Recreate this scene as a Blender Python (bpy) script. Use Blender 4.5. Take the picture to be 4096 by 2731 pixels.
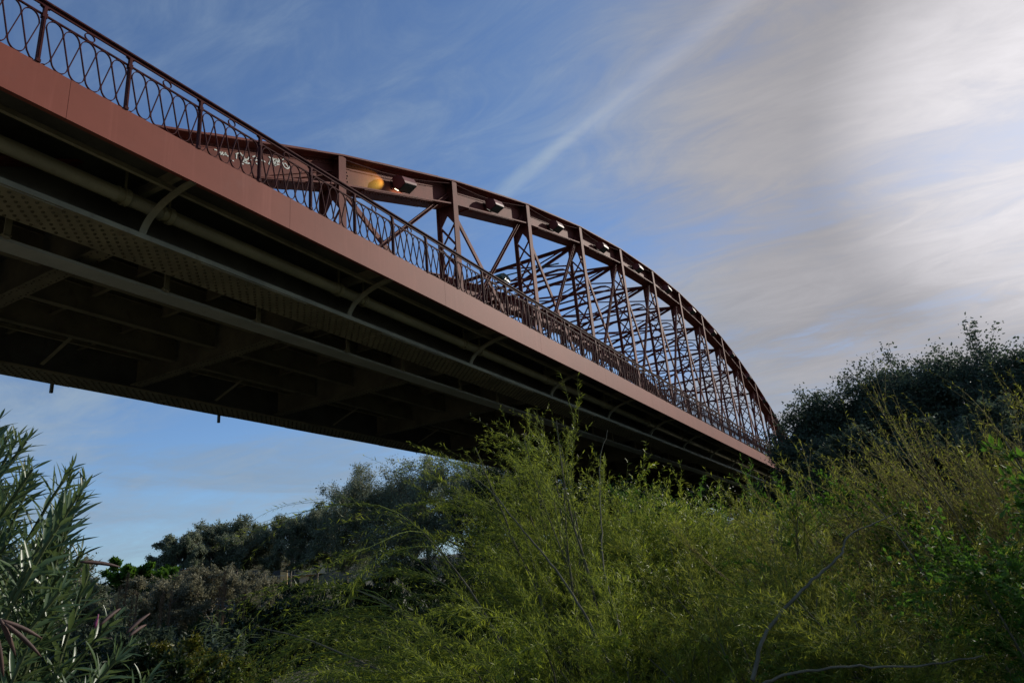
import bpy, math, random
import numpy as np
R = math.radians
for o in list(bpy.data.objects): bpy.data.objects.remove(o, do_unlink=True)
SC = bpy.context.scene
COL = SC.collection

# ------------------------------------------------------------------ camera
cam = bpy.data.cameras.new("camera"); camo = bpy.data.objects.new("camera", cam); COL.objects.link(camo)
rt = (0.86267085, 0.49847786, -0.08555015); up = (0.23344128, -0.24238261, 0.94167714); fw = (-0.44866934, 0.83232835, 0.32546173)
from mathutils import Matrix, Vector
camo.matrix_world = Matrix(((rt[0], up[0], -fw[0], 0), (rt[1], up[1], -fw[1], 0), (rt[2], up[2], -fw[2], 0), (0, 0, 0, 1)))
cam.sensor_width = 36; cam.lens = 36 * 2887.6 / 4096
cam.clip_start = 0.05; cam.clip_end = 4000
SC.camera = camo
SC.view_settings.view_transform = 'Standard'; SC.view_settings.look = 'None'
SC.view_settings.gamma = 1; SC.view_settings.use_curve_mapping = False
SC.view_settings.exposure = 0.5
SC.cycles.max_bounces = 6; SC.cycles.diffuse_bounces = 3; SC.cycles.glossy_bounces = 2
SC.cycles.transmission_bounces = 3; SC.cycles.transparent_max_bounces = 4
SC.cycles.sample_clamp_indirect = 4

# ------------------------------------------------------------------ sun and sky
AZ, EL = 27.0, 26.0
sd = Vector((math.sin(R(AZ)) * math.cos(R(EL)), math.cos(R(AZ)) * math.cos(R(EL)), math.sin(R(EL))))
sl = bpy.data.lights.new("sun", 'SUN'); sl.energy = 2.8; sl.angle = R(0.6); sl.color = (1, .93, .82)
so = bpy.data.objects.new("sun", sl); COL.objects.link(so)
so.rotation_euler = sd.to_track_quat('Z', 'Y').to_euler()

class NT:
    def __init__(s, tree): s.t = tree; s.n = tree.nodes; s.l = tree.links
    def new(s, typ, **kw):
        nd = s.n.new(typ)
        for k, v in kw.items():
            if k == 'ins':
                for a, b in v.items(): s.set(nd, a, b)
            else: setattr(nd, k, v)
        return nd
    def set(s, nd, key, v):
        sock = nd.inputs[key]
        if isinstance(v, bpy.types.NodeSocket): s.l.new(v, sock)
        elif isinstance(v, bpy.types.Node): s.l.new(v.outputs[0], sock)
        else: sock.default_value = v
    def math(s, op, a, b=None, c=None, clamp=False):
        nd = s.n.new('ShaderNodeMath'); nd.operation = op; nd.use_clamp = clamp
        s.set(nd, 0, a)
        if b is not None: s.set(nd, 1, b)
        if c is not None: s.set(nd, 2, c)
        return nd.outputs[0]
    def vm(s, op, a, b=None, out=0):
        nd = s.n.new('ShaderNodeVectorMath'); nd.operation = op
        s.set(nd, 0, a)
        if b is not None: s.set(nd, 1, b)
        return nd.outputs[out]
    def mix(s, f, a, b, blend='MIX'):
        nd = s.n.new('ShaderNodeMix'); nd.data_type = 'RGBA'; nd.blend_type = blend
        s.set(nd, 'Factor', f)
        for i, v in ((6, a), (7, b)):
            if isinstance(v, (bpy.types.NodeSocket, bpy.types.Node)): s.set(nd, i, v)
            else: nd.inputs[i].default_value = (*v[:3], 1)
        return nd.outputs[2]
    def ramp(s, f, pts):
        nd = s.n.new('ShaderNodeMapRange'); nd.interpolation_type = 'SMOOTHSTEP'
        s.set(nd, 0, f); nd.inputs[1].default_value = pts[0]; nd.inputs[2].default_value = pts[1]
        nd.inputs[3].default_value = pts[2]; nd.inputs[4].default_value = pts[3]
        return nd.outputs[0]
    def noise(s, vec, scale, detail=4, rough=.5, dist=0.0):
        nd = s.n.new('ShaderNodeTexNoise')
        if vec is not None: s.set(nd, 'Vector', vec)
        nd.inputs['Scale'].default_value = scale; nd.inputs['Detail'].default_value = detail
        nd.inputs['Roughness'].default_value = rough; nd.inputs['Distortion'].default_value = dist
        return nd.outputs[0]
    def mapping(s, vec, rot=(0, 0, 0), scale=(1, 1, 1), loc=(0, 0, 0)):
        nd = s.n.new('ShaderNodeMapping'); s.set(nd, 0, vec)
        nd.inputs['Location'].default_value = loc; nd.inputs['Rotation'].default_value = rot; nd.inputs['Scale'].default_value = scale
        return nd.outputs[0]

W = bpy.data.worlds.new("World"); SC.world = W; W.use_nodes = True
W.node_tree.nodes.clear()
w = NT(W.node_tree)
sky = w.new('ShaderNodeTexSky', sky_type='NISHITA', sun_disc=False, sun_elevation=R(EL), sun_rotation=R(AZ))
sky.air_density = 1.0; sky.dust_density = .4; sky.ozone_density = 2.5
SKY = .080
skyc = w.vm('MULTIPLY', sky.outputs[0], (SKY * .84, SKY * 1.0, SKY * 1.22))
tc = w.new('ShaderNodeTexCoord')
d = w.vm('NORMALIZE', tc.outputs['Generated'])
sep = w.new('ShaderNodeSeparateXYZ', ins={0: d})
zz = w.math('ADD', w.math('MAXIMUM', sep.outputs[2], 0.0), .16)
px = w.math('DIVIDE', sep.outputs[0], zz); py = w.math('DIVIDE', sep.outputs[1], zz)
cmb = w.new('ShaderNodeCombineXYZ', ins={0: px, 1: py, 2: 0.0})
pl = cmb.outputs[0]
# long fibres of cirrus running away towards the sun, and broader soft banks
fib = w.noise(w.mapping(pl, rot=(0, 0, R(-62)), scale=(.8, 1.7, 1)), 1.3, 8, .60, .9)
bank = w.noise(w.mapping(pl, rot=(0, 0, R(-30)), scale=(.9, 1.1, 1), loc=(3.1, 1.7, 0)), .9, 6, .55, .5)
fine = w.noise(w.mapping(pl, rot=(0, 0, R(-50)), scale=(1, 2.4, 1), loc=(.4, 5, 0)), 3.2, 9, .66, 1.4)
cs = w.vm('DOT_PRODUCT', d, tuple(Vector((math.sin(R(15)) * math.cos(R(25)), math.cos(R(15)) * math.cos(R(25)), math.sin(R(25))))), out=1)
near = w.ramp(cs, (.78, .985, 0.0, 1.0))
veil = w.math('ADD', w.math('MULTIPLY', fib, .33), w.math('ADD', w.math('MULTIPLY', bank, .39), w.math('MULTIPLY', fine, .28)))
lowz = w.ramp(sep.outputs[2], (.0, .5, .24, .0))
vc = w.math('MULTIPLY', w.math('SUBTRACT', veil, .5), 2.9)
cov = w.math('ADD', w.math('ADD', w.math('ADD', vc, .20), w.math('MULTIPLY', near, .76)), lowz)
st = w.noise(w.mapping(d, rot=(R(6), R(-5), 0), scale=(1.3, 1.3, 8)), 2.3, 8, .62, .8)
cov = w.math('ADD', cov, w.math('MULTIPLY', w.ramp(st, (.40, .68, -.06, .42)), w.ramp(sep.outputs[2], (.12, .50, 1, 0))))
cov = w.ramp(cov, (-.05, 1.05, .02, .96))
# condensation trail, an old soft straight streak across the blue
def dirpx(a, b):
    v = Vector(fw) + Vector(rt) * ((a - 2048) / 2887.6) - Vector(up) * ((b - 1365.5) / 2887.6)
    return v.normalized()
t0, t1 = dirpx(2960, 0), dirpx(2100, 700)
nrm = t0.cross(t1).normalized(); mid = t1.cross(nrm)
sl_ = w.vm('DOT_PRODUCT', d, tuple(nrm), out=1)
wob = w.math('MULTIPLY', w.math('SUBTRACT', w.noise(d, 14, 4), .5), .012)
ab = w.math('ABSOLUTE', w.math('ADD', sl_, wob))
trail = w.ramp(ab, (.0, .024, .8, .0))
al = w.vm('DOT_PRODUCT', d, tuple((t0 - t1).normalized()), out=1)
tl0 = t1.dot((t0 - t1).normalized()); tl1 = t0.dot((t0 - t1).normalized())
trail = w.math('MULTIPLY', trail, w.ramp(al, (tl0 - .12, tl0 + .0, 0, 1)))
cov = w.math('MAXIMUM', cov, w.math('MULTIPLY', trail, w.ramp(fine, (.25, .6, .6, 1))))
bright = w.math('ADD', w.ramp(cs, (.60, .95, .265, .28)), w.ramp(cs, (.96, 1.0, 0.0, .32)))
bright = w.math('MULTIPLY', bright, w.ramp(w.math('ADD', w.math('MULTIPLY', fib, .6), w.math('MULTIPLY', fine, .4)), (.36, .66, .90, 1.13)))
bright = w.math('ADD', bright, w.math('MULTIPLY', trail, .065))
ccol = w.vm('SCALE', (.93, .93, .97)); W.node_tree.nodes[-1].inputs  # cloud tint
sc_n = [n for n in w.n if n.type == 'VECT_MATH' and n.operation == 'SCALE'][-1]
w.set(sc_n, 'Scale', bright); w.set(sc_n, 0, w.mix(w.ramp(cs, (.78, .95, 0, 1)), (.70, .93, 1.22), (.97, .93, .955)))
final = w.mix(cov, skyc, sc_n.outputs[0])
bg = w.new('ShaderNodeBackground', ins={'Color': final, 'Strength': 1.0})
wo = w.new('ShaderNodeOutputWorld', ins={'Surface': bg.outputs[0]})

# ------------------------------------------------------------------ materials
def mat(name, base, rough=.6, metallic=0, var=.25, vscale=2.0, dark=None, dscale=6, damt=.0, streak=0, bump=.0, bscale=60, spec=.5):
    m = bpy.data.materials.new(name); m.use_nodes = True
    t = NT(m.node_tree); t.n.clear()
    tc = t.new('ShaderNodeTexCoord'); ob = tc.outputs['Object']
    nz = t.noise(ob, vscale, 5, .6)
    f = t.ramp(nz, (.3, .7, 1 - var, 1 + var))
    rgb = t.new('ShaderNodeRGB'); rgb.outputs[0].default_value = (*base, 1)
    sc = t.new('ShaderNodeVectorMath', operation='SCALE'); t.set(sc, 0, rgb.outputs[0]); t.set(sc, 'Scale', f)
    c = sc.outputs[0]
    if dark is not None:
        n2 = t.noise(ob, dscale, 6, .65)
        c = t.mix(t.ramp(n2, (.55, .72, 0, damt)), c, dark)
    if streak:
        n3 = t.noise(t.mapping(ob, scale=(1, 1.7, .08)), 2.2, 6, .7)
        c = t.mix(t.ramp(n3, (.52, .75, 0, streak)), c, tuple(min(1, x * 1.5 + .02) for x in base))
        n4 = t.noise(t.mapping(ob, scale=(1, 2.6, .12), loc=(0, 7, 0)), 3.1, 6, .7)
        c = t.mix(t.ramp(n4, (.58, .8, 0, streak)), c, tuple(x * .5 for x in base))
    b = t.new('ShaderNodeBsdfPrincipled', ins={'Base Color': c, 'Roughness': rough, 'Metallic': metallic, 'Specular IOR Level': spec})
    if bump:
        bn = t.new('ShaderNodeBump'); bn.inputs['Strength'].default_value = bump; bn.inputs['Distance'].default_value = .02
        t.set(bn, 'Height', t.noise(ob, bscale, 5, .6)); t.set(b, 'Normal', bn.outputs[0])
    t.new('ShaderNodeOutputMaterial', ins={0: b.outputs[0]})
    return m

def leafmat(name, ca, cb, trans=.35, rough=.45, back=None, cscale=1.2, spec=.3, tcol=None):
    m = bpy.data.materials.new(name); m.use_nodes = True
    t = NT(m.node_tree); t.n.clear()
    at = t.new('ShaderNodeAttribute', attribute_name='tint')
    tc = t.new('ShaderNodeTexCoord')
    cl = t.noise(tc.outputs['Object'], cscale, 3, .5)
    f = t.math('ADD', t.math('MULTIPLY', at.outputs['Fac'], .75), t.ramp(cl, (.35, .65, -.15, .35)), clamp=True)
    c = t.mix(f, ca, cb)
    if back is not None:
        g = t.new('ShaderNodeNewGeometry')
        c = t.mix(t.math('MULTIPLY', g.outputs['Backfacing'], .6), c, back)
    b = t.new('ShaderNodeBsdfPrincipled', ins={'Base Color': c, 'Roughness': rough, 'Specular IOR Level': spec})
    tr = t.new('ShaderNodeBsdfTranslucent')
    t.set(tr, 0, t.mix(.6, c, tcol) if tcol is not None else c)
    mx = t.new('ShaderNodeMixShader', ins={0: trans, 1: b.outputs[0], 2: tr.outputs[0]})
    t.new('ShaderNodeOutputMaterial', ins={0: mx.outputs[0]})
    return m

M = {}
M['fascia'] = mat('fascia_paint', (.222, .068, .046), .6, var=.10, spec=.1, vscale=.5, streak=.32, bump=.05, dark=(.22, .09, .07), dscale=1.6, damt=.3)
M['truss'] = mat('truss_paint', (.150, .041, .029), .65, spec=.1, var=.22, vscale=1.5, dark=(.09, .035, .025), dscale=5, damt=.5, bump=.15)
M['rail'] = mat('railing_paint', (.06, .016, .016), .65, spec=.06, var=.2, vscale=4, dark=(.16, .07, .04), dscale=12, damt=.4)
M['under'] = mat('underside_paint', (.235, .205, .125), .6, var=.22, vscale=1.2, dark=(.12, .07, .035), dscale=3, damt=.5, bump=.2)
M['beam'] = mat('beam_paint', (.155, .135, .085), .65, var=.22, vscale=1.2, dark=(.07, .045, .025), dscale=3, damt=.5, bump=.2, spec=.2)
M['underdark'] = mat('underside_grime_shade', (.085, .08, .06), .7, var=.3, vscale=1.0, dark=(.03, .028, .02), dscale=2.5, damt=.6)  # dark tone for grime and, on the girder web, painted recess shade
M['pipe'] = mat('pipe_paint', (.23, .20, .105), .55, var=.18, vscale=1.0, dark=(.12, .08, .03), dscale=4, damt=.5)
M['duct'] = mat('galvanised_duct', (.36, .365, .32), .6, var=.12, vscale=1.5, dark=(.2, .13, .07), dscale=3, damt=.35, streak=.2)
M['lampred'] = mat('lamp_red_paint', (.17, .05, .045), .5, spec=.3, var=.15)
M['lampglass'] = mat('lamp_glass', (.05, .06, .052), .7, spec=.15, var=.3, vscale=6)
M['greenlamp'] = mat('green_lamp_paint', (.03, .07, .06), .35, var=.2)
M['concrete'] = mat('weathered_concrete', (.30, .28, .25), .85, var=.2, dark=(.12, .11, .09), dscale=2, damt=.6, bump=.3)
M['ground'] = mat('river_bank_soil', (.07, .065, .04), .95, var=.4, vscale=.3, dark=(.035, .055, .02), dscale=.5, damt=.9, bump=.5, bscale=4)
M['grass'] = mat('bank_grass', (.035, .075, .015), .9, var=.4, vscale=1.0, dark=(.02, .035, .01), dscale=3, damt=.6)
M['white'] = mat('white_spray_paint', (.62, .64, .58), .6, var=.1)
M['bark'] = mat('pale_bark', (.20, .165, .13), .85, var=.3, vscale=3, dark=(.06, .05, .04), dscale=8, damt=.7)
M['stem'] = mat('willow_bark', (.13, .115, .075), .9, var=.3, vscale=6, spec=.15)
M['twig'] = mat('red_twig', (.27, .21, .08), .9, var=.3, vscale=9, spec=.15)
M['greentwig'] = mat('green_twig', (.13, .16, .035), .9, var=.3, vscale=9, spec=.15)
M['olstem'] = mat('oleander_stem', (.07, .085, .035), .8, var=.3, vscale=9, spec=.15)
M['pod'] = mat('oleander_pod', (.060, .028, .020), .7, var=.3, vscale=20, dark=(.05, .03, .02), dscale=30, damt=.6)
M['petal'] = mat('pink_petal', (.30, .06, .14), .5)
M['cream'] = mat('cream_render', (.50, .42, .28), .8, var=.08, vscale=.4)
M['ochre'] = mat('ochre_render', (.42, .29, .12), .8, var=.1, vscale=.4)
M['pane'] = mat('dark_window', (.03, .035, .04), .15)
M['slat'] = mat('grey_railing', (.25, .25, .25), .5)
M['tile'] = mat('roof_tile', (.28, .12, .07), .8)
M['plume'] = leafmat('reed_plume', (.15, .10, .06), (.22, .15, .09), .3, .8)
M['l_willow'] = leafmat('willow_leaf', (.20, .265, .02), (.46, .48, .05), .55, .38, back=(.13, .16, .09), tcol=(.30, .36, .03))
M['l_willowY'] = leafmat('yellowing_willow_leaf', (.17, .23, .02), (.38, .38, .04), .55, .5, back=(.17, .16, .07), tcol=(.32, .34, .04))
M['l_green'] = leafmat('bright_leaf', (.035, .10, .012), (.11, .19, .024), .42, .6, spec=.2, tcol=(.16, .34, .03))
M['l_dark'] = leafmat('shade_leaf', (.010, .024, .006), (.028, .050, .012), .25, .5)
M['l_yellow'] = leafmat('yellow_bush_leaf', (.05, .08, .012), (.20, .17, .02), .4, .45)
M['l_poplar'] = leafmat('poplar_leaf', (.055, .085, .048), (.11, .145, .08), .34, .6, back=(.10, .13, .10), spec=.2)
M['l_silver'] = leafmat('silver_leaf', (.15, .19, .09), (.30, .33, .20), .42, .5, back=(.22, .23, .19), cscale=.6)
M['l_grey'] = leafmat('grey_brown_leaf', (.17, .165, .09), (.31, .29, .19), .38, .6, cscale=.6)
M['l_oleander'] = leafmat('oleander_leaf', (.032, .065, .026), (.075, .12, .055), .22, .33, back=(.15, .19, .12), tcol=(.2, .3, .06))
M['l_reed'] = leafmat('reed_leaf', (.10, .15, .07), (.18, .22, .12), .35, .45)
M['rivet_underside_paint'] = mat('shaded_rivets', (.10, .085, .05), .7, var=.3, vscale=3, spec=.2)  # rivet materials: shadow around each head is put into a darker colour
M['rivet_beam_paint'] = mat('shaded_beam_rivets', (.06, .05, .035), .7, var=.3, vscale=3, spec=.2)
M['rivet_truss_paint'] = mat('shaded_truss_rivets', (.075, .028, .022), .65, var=.3, vscale=3, spec=.2)
def emat(name, col, s):
    m = bpy.data.materials.new(name); m.use_nodes = True; t = NT(m.node_tree); t.n.clear()
    e = t.new('ShaderNodeEmission', ins={0: (*col, 1), 1: s}); t.new('ShaderNodeOutputMaterial', ins={0: e.outputs[0]}); return m
M['glow'] = emat('lit_lamp', (1, .86, .55), 6.0)
M['glow2'] = emat('dim_lit_lamp', (1, .93, .8), .25)

# ------------------------------------------------------------------ mesh helpers
class MB:
    def __init__(s): s.v = []; s.f = []; s.rf = []
    def quad_box(s, c):   # 8 corners: bottom 4 ccw, top 4 ccw
        n = len(s.v); s.v += [tuple(x) for x in c]
        s.f += [(n, n+3, n+2, n+1), (n+4, n+5, n+6, n+7), (n, n+1, n+5, n+4), (n+1, n+2, n+6, n+5), (n+2, n+3, n+7, n+6), (n+3, n, n+4, n+7)]
    def box(s, x0, x1, y0, y1, z0, z1):
        x0, x1 = min(x0, x1), max(x0, x1); y0, y1 = min(y0, y1), max(y0, y1); z0, z1 = min(z0, z1), max(z0, z1)
        s.quad_box([(x0, y0, z0), (x1, y0, z0), (x1, y1, z0), (x0, y1, z0), (x0, y0, z1), (x1, y0, z1), (x1, y1, z1), (x0, y1, z1)])
    def beam(s, p, q, a, b, ref=(0, 0, 1), off=(0, 0)):   # a = size along side axis, b = along ref-ish axis
        p, q = Vector(p), Vector(q); t = (q - p).normalized(); r = Vector(ref)
        sd_ = t.cross(r).normalized(); u = sd_.cross(t).normalized()
        o = sd_ * off[0] + u * off[1]
        c = []
        for e in (p + o, q + o):
            c += [e - sd_ * a/2 - u * b/2, e + sd_ * a/2 - u * b/2, e + sd_ * a/2 + u * b/2, e - sd_ * a/2 + u * b/2]
        s.quad_box([c[0], c[1], c[2], c[3], c[4], c[5], c[6], c[7]])
    def tube(s, pts, r, n=8, cap=True):
        pts = [Vector(p) for p in pts]; k = len(pts); base = len(s.v)
        rr = r if isinstance(r, (list, tuple)) else [r] * k
        t0 = (pts[1] - pts[0]).normalized(); ref = Vector((0, 0, 1)) if abs(t0.z) < .9 else Vector((1, 0, 0))
        for i, p in enumerate(pts):
            t = (pts[min(i+1, k-1)] - pts[max(i-1, 0)]).normalized()
            a = t.cross(ref).normalized(); b = a.cross(t)
            for j in range(n):
                th = 2 * math.pi * j / n
                s.v.append(tuple(p + a * math.cos(th) * rr[i] + b * math.sin(th) * rr[i]))
        for i in range(k-1):
            for j in range(n):
                s.f.append((base+i*n+j, base+i*n+(j+1) % n, base+(i+1)*n+(j+1) % n, base+(i+1)*n+j))
        if cap: s.f.append(tuple(base+j for j in range(n))[::-1]); s.f.append(tuple(base+(k-1)*n+j for j in range(n)))
    def prism(s, poly, fn):   # poly 2-D list; fn(u, v, side) -> 3-D for side 0/1 ; works for concave outlines as ngon
        n = len(s.v); k = len(poly)
        for sd_ in (0, 1): s.v += [tuple(fn(u, v, sd_)) for u, v in poly]
        s.f.append(tuple(n+i for i in range(k))[::-1]); s.f.append(tuple(n+k+i for i in range(k)))
        for i in range(k): s.f.append((n+i, n+(i+1) % k, n+k+(i+1) % k, n+k+i))
    def rivet(s, c, nrm, r=.014, h=.011, k=6):
        s.rf.append((len(s.f), len(s.f)+2*k)); c = Vector(c); nv = Vector(nrm).normalized(); a = nv.orthogonal().normalized(); b = nv.cross(a); n = len(s.v)
        for (rr, hh) in ((r, 0), (r*.72, h*.75)):
            for j in range(k):
                th = 2*math.pi*j/k; s.v.append(tuple(c + (a*math.cos(th)+b*math.sin(th))*rr + nv*hh))
        s.v.append(tuple(c + nv*h))
        for j in range(k):
            s.f.append((n+j, n+(j+1) % k, n+k+(j+1) % k, n+k+j)); s.f.append((n+k+j, n+k+(j+1) % k, n+2*k))
    def flat(s, pts, x0, x1, w_):   # flat bar following a line in the YZ plane
        n = len(s.v); k = len(pts)
        for i, (y, z) in enumerate(pts):
            a = pts[max(i-1, 0)]; b = pts[min(i+1, k-1)]
            ty, tz = b[0]-a[0], b[1]-a[1]; L = math.hypot(ty, tz) or 1; ny, nz = -tz/L*w_/2, ty/L*w_/2
            s.v += [(x0, y-ny, z-nz), (x0, y+ny, z+nz), (x1, y+ny, z+nz), (x1, y-ny, z-nz)]
        for i in range(k-1):
            a = n+4*i; b = a+4
            for j in range(4): s.f.append((a+j, a+(j+1) % 4, b+(j+1) % 4, b+j))
        s.f.append((n, n+1, n+2, n+3)); e = n+4*(k-1); s.f.append((e+3, e+2, e+1, e))
    def mesh(s, name):
        me = bpy.data.meshes.new(name); me.from_pydata(s.v, [], s.f)
        me.update(); return me
    def build(s, name, m, parent=None, smooth=False):
        import bmesh
        me = s.mesh(name); bm = bmesh.new(); bm.from_mesh(me); bmesh.ops.recalc_face_normals(bm, faces=bm.faces); bm.to_mesh(me); bm.free()
        if smooth:
            me.polygons.foreach_set('use_smooth', [True]*len(me.polygons))
        me.materials.append(m)
        if s.rf:  # rivet faces get the darker colour with their shade painted in
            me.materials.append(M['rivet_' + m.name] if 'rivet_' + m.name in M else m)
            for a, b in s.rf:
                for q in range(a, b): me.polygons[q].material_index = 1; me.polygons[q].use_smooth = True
        return link(bpy.data.objects.new(name, me), parent)
def link(o, parent=None):
    COL.objects.link(o)
    if parent is not None: o.parent = parent
    return o
def copyo(src, parent, loc=None, name=None):
    o = src.copy(); COL.objects.link(o); o.parent = parent
    if loc is not None: o.location = loc
    return o
def tag(o, label=None, cat=None, group=None, kind=None):
    if label: o['label'] = label
    if cat: o['category'] = cat
    if group: o['group'] = group
    if kind: o['kind'] = kind
    return o
def empty(name, loc=(0, 0, 0), rz=0):
    o = bpy.data.objects.new(name, None); o.location = loc; o.rotation_euler = (0, 0, rz); COL.objects.link(o); return o

def npmesh(name, V, F, tint=None, m=None, parent=None, loc=None, smooth=False):
    """V (n,3); F list of (m,k) index arrays"""
    me = bpy.data.meshes.new(name)
    V = np.ascontiguousarray(V, dtype=np.float32)
    me.vertices.add(len(V)); me.vertices.foreach_set('co', V.ravel())
    tot = np.concatenate([np.full(len(f), f.shape[1], np.int32) for f in F]); idx = np.concatenate([f.ravel() for f in F]).astype(np.int32)
    st = np.concatenate([[0], np.cumsum(tot)[:-1]]).astype(np.int32)
    me.loops.add(len(idx)); me.loops.foreach_set('vertex_index', idx)
    me.polygons.add(len(tot)); me.polygons.foreach_set('loop_start', st)
    try: me.polygons.foreach_set('loop_total', tot)
    except Exception: pass
    if smooth: me.polygons.foreach_set('use_smooth', np.ones(len(tot), bool))
    me.update(calc_edges=True)
    if tint is not None:
        a = me.attributes.new('tint', 'FLOAT', 'POINT'); a.data.foreach_set('value', np.ascontiguousarray(tint, np.float32))
    if m: me.materials.append(m)
    o = bpy.data.objects.new(name, me); COL.objects.link(o)
    if parent is not None: o.parent = parent
    if loc is not None: o.location = loc
    return o
def unit(a): return a / (np.linalg.norm(a, axis=-1, keepdims=True) + 1e-9)
def leaves(P, D, N, L, Wd, fold=.12, curl=.1, at=.45):
    """folded lance shaped blades"""
    n = len(P); S = unit(np.cross(D, N)); N = unit(np.cross(S, D)); L = L[:, None]; Wd = Wd[:, None]
    V = np.empty((n, 5, 3))
    V[:, 0] = P; V[:, 1] = P + D*L*at + S*Wd/2; V[:, 2] = P + D*L - N*L*curl; V[:, 3] = P + D*L*at - S*Wd/2; V[:, 4] = P + D*L*.5 - N*Wd*fold*2
    b = np.arange(n)[:, None]*5
    F = np.concatenate([b + np.array([0, 1, 2, 4]), b + np.array([0, 4, 2, 3])])
    return V.reshape(-1, 3), F
def tubes(PL, r0, r1, k=3):
    """PL (n,m,3) polylines -> thin tubes; r0, r1 (n,) or scalars"""
    n, m, _ = PL.shape
    T = np.empty_like(PL); T[:, 1:-1] = PL[:, 2:] - PL[:, :-2]; T[:, 0] = PL[:, 1]-PL[:, 0]; T[:, -1] = PL[:, -1]-PL[:, -2]; T = unit(T)
    ref = np.array([.31, .2, .93]); A = unit(np.cross(T, ref)); B = np.cross(A, T)
    rr = (np.ones(n)*r0)[:, None]*(1-np.linspace(0, 1, m)) + (np.ones(n)*r1)[:, None]*np.linspace(0, 1, m)
    V = np.empty((n, m, k, 3))
    for j in range(k):
        th = 2*math.pi*j/k; V[:, :, j] = PL + (A*math.cos(th) + B*math.sin(th))*rr[..., None]
    base = (np.arange(n)[:, None]*m + np.arange(m-1))[..., None]*k
    F = []
    for j in range(k):
        j2 = (j+1) % k
        F.append(np.concatenate([base+j, base+j2, base+k+j2, base+k+j], axis=2).reshape(-1, 4))
    return V.reshape(-1, 3), np.concatenate(F)
def grow(rng, P, D, L, k, droop, jit, wind=(0, 0, 0)):
    n = len(P); out = np.empty((n, k, 3)); out[:, 0] = P; D = unit(D.copy()); seg = (L/(k-1))[:, None]
    dr = np.asarray(droop)*np.ones(n); wv = np.array(wind)
    for i in range(1, k):
        D = D + rng.normal(0, jit, (n, 3)) + wv; D[:, 2] -= dr; D = unit(D)
        out[:, i] = out[:, i-1] + D*seg
    return out
def along(rng, PL, cnt, t0=.1, t1=1.0, even=False):
    """cnt points along each polyline: position, tangent"""
    n, m, _ = PL.shape
    t = (np.linspace(t0, t1, cnt)[None]*np.ones((n, 1)) if even else rng.uniform(t0, t1, (n, cnt)))*(m-1)
    t = np.clip(t, 0, m-1.001); i = t.astype(int); f = (t-i)[..., None]
    ar = np.arange(n)[:, None]; a = PL[ar, i]; b = PL[ar, i+1]
    return (a*(1-f)+b*f).reshape(-1, 3), unit(b-a).reshape(-1, 3)
def join(parts):
    V = []; F = []; n = 0
    for v, f in parts: V.append(v); F.append(f+n); n += len(v)
    return np.concatenate(V), np.concatenate(F)

# ------------------------------------------------------------------ ground
def sstep(x, a, b):
    t = np.clip((x-a)/(b-a), 0, 1); return t*t*(3-2*t)
def gz(x, y):
    x = np.asarray(x, float); y = np.asarray(y, float)
    z = -1.8 + 4.2*sstep(-x, 42, 60) + .35*np.sin(x*.21+1)*np.cos(y*.17)*sstep(np.hypot(x, y), 5, 20)
    return np.maximum(z, -1.8 + 8.2*sstep(y, 84, 100))
g = np.concatenate([np.linspace(-1500, -130, 14), np.linspace(-120, 120, 81), np.linspace(130, 1500, 14)])
gx, gy = np.meshgrid(g, g + 40, indexing='ij'); V = np.stack([gx, gy, gz(gx, gy)], -1).reshape(-1, 3)
n_ = len(g); ii = (np.arange(n_-1)[:, None]*n_ + np.arange(n_-1)).ravel()
tag(npmesh('ground', V, [np.stack([ii, ii+n_, ii+n_+1, ii+1], 1)], m=M['ground'], smooth=True), kind='structure')

# ------------------------------------------------------------------ BRIDGE
L, Y0, NP = 5.225, 1.55, 17
YE = Y0 + L*NP
YN = [Y0 + L*i for i in range(NP+1)]
XC = -15.15                 # centre line
XO, XI = -10.87, -11.55     # near truss flanges
XW = -11.21
def ztop(y): return 17.25 - .00555*(y-46.0)**2
bridge = empty('iron_bridge', (0, 0, 0))
tag(bridge, 'long reddish iron bowstring truss bridge spanning the riverside thicket, ornate railing along its walkway', 'bridge')
def mir(x): return 2*XC - x
def mirror_mb(mb):
    o = MB(); o.rf = list(mb.rf); o.v = [(mir(a), b, c) for a, b, c in mb.v]; o.f = [tuple(f[::-1]) for f in mb.f]; return o
def both(mb, name, m, smooth=False):
    a = mb.build(name, m, bridge, smooth); b = mirror_mb(mb).build(name, m, bridge, smooth); return a, b

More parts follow.
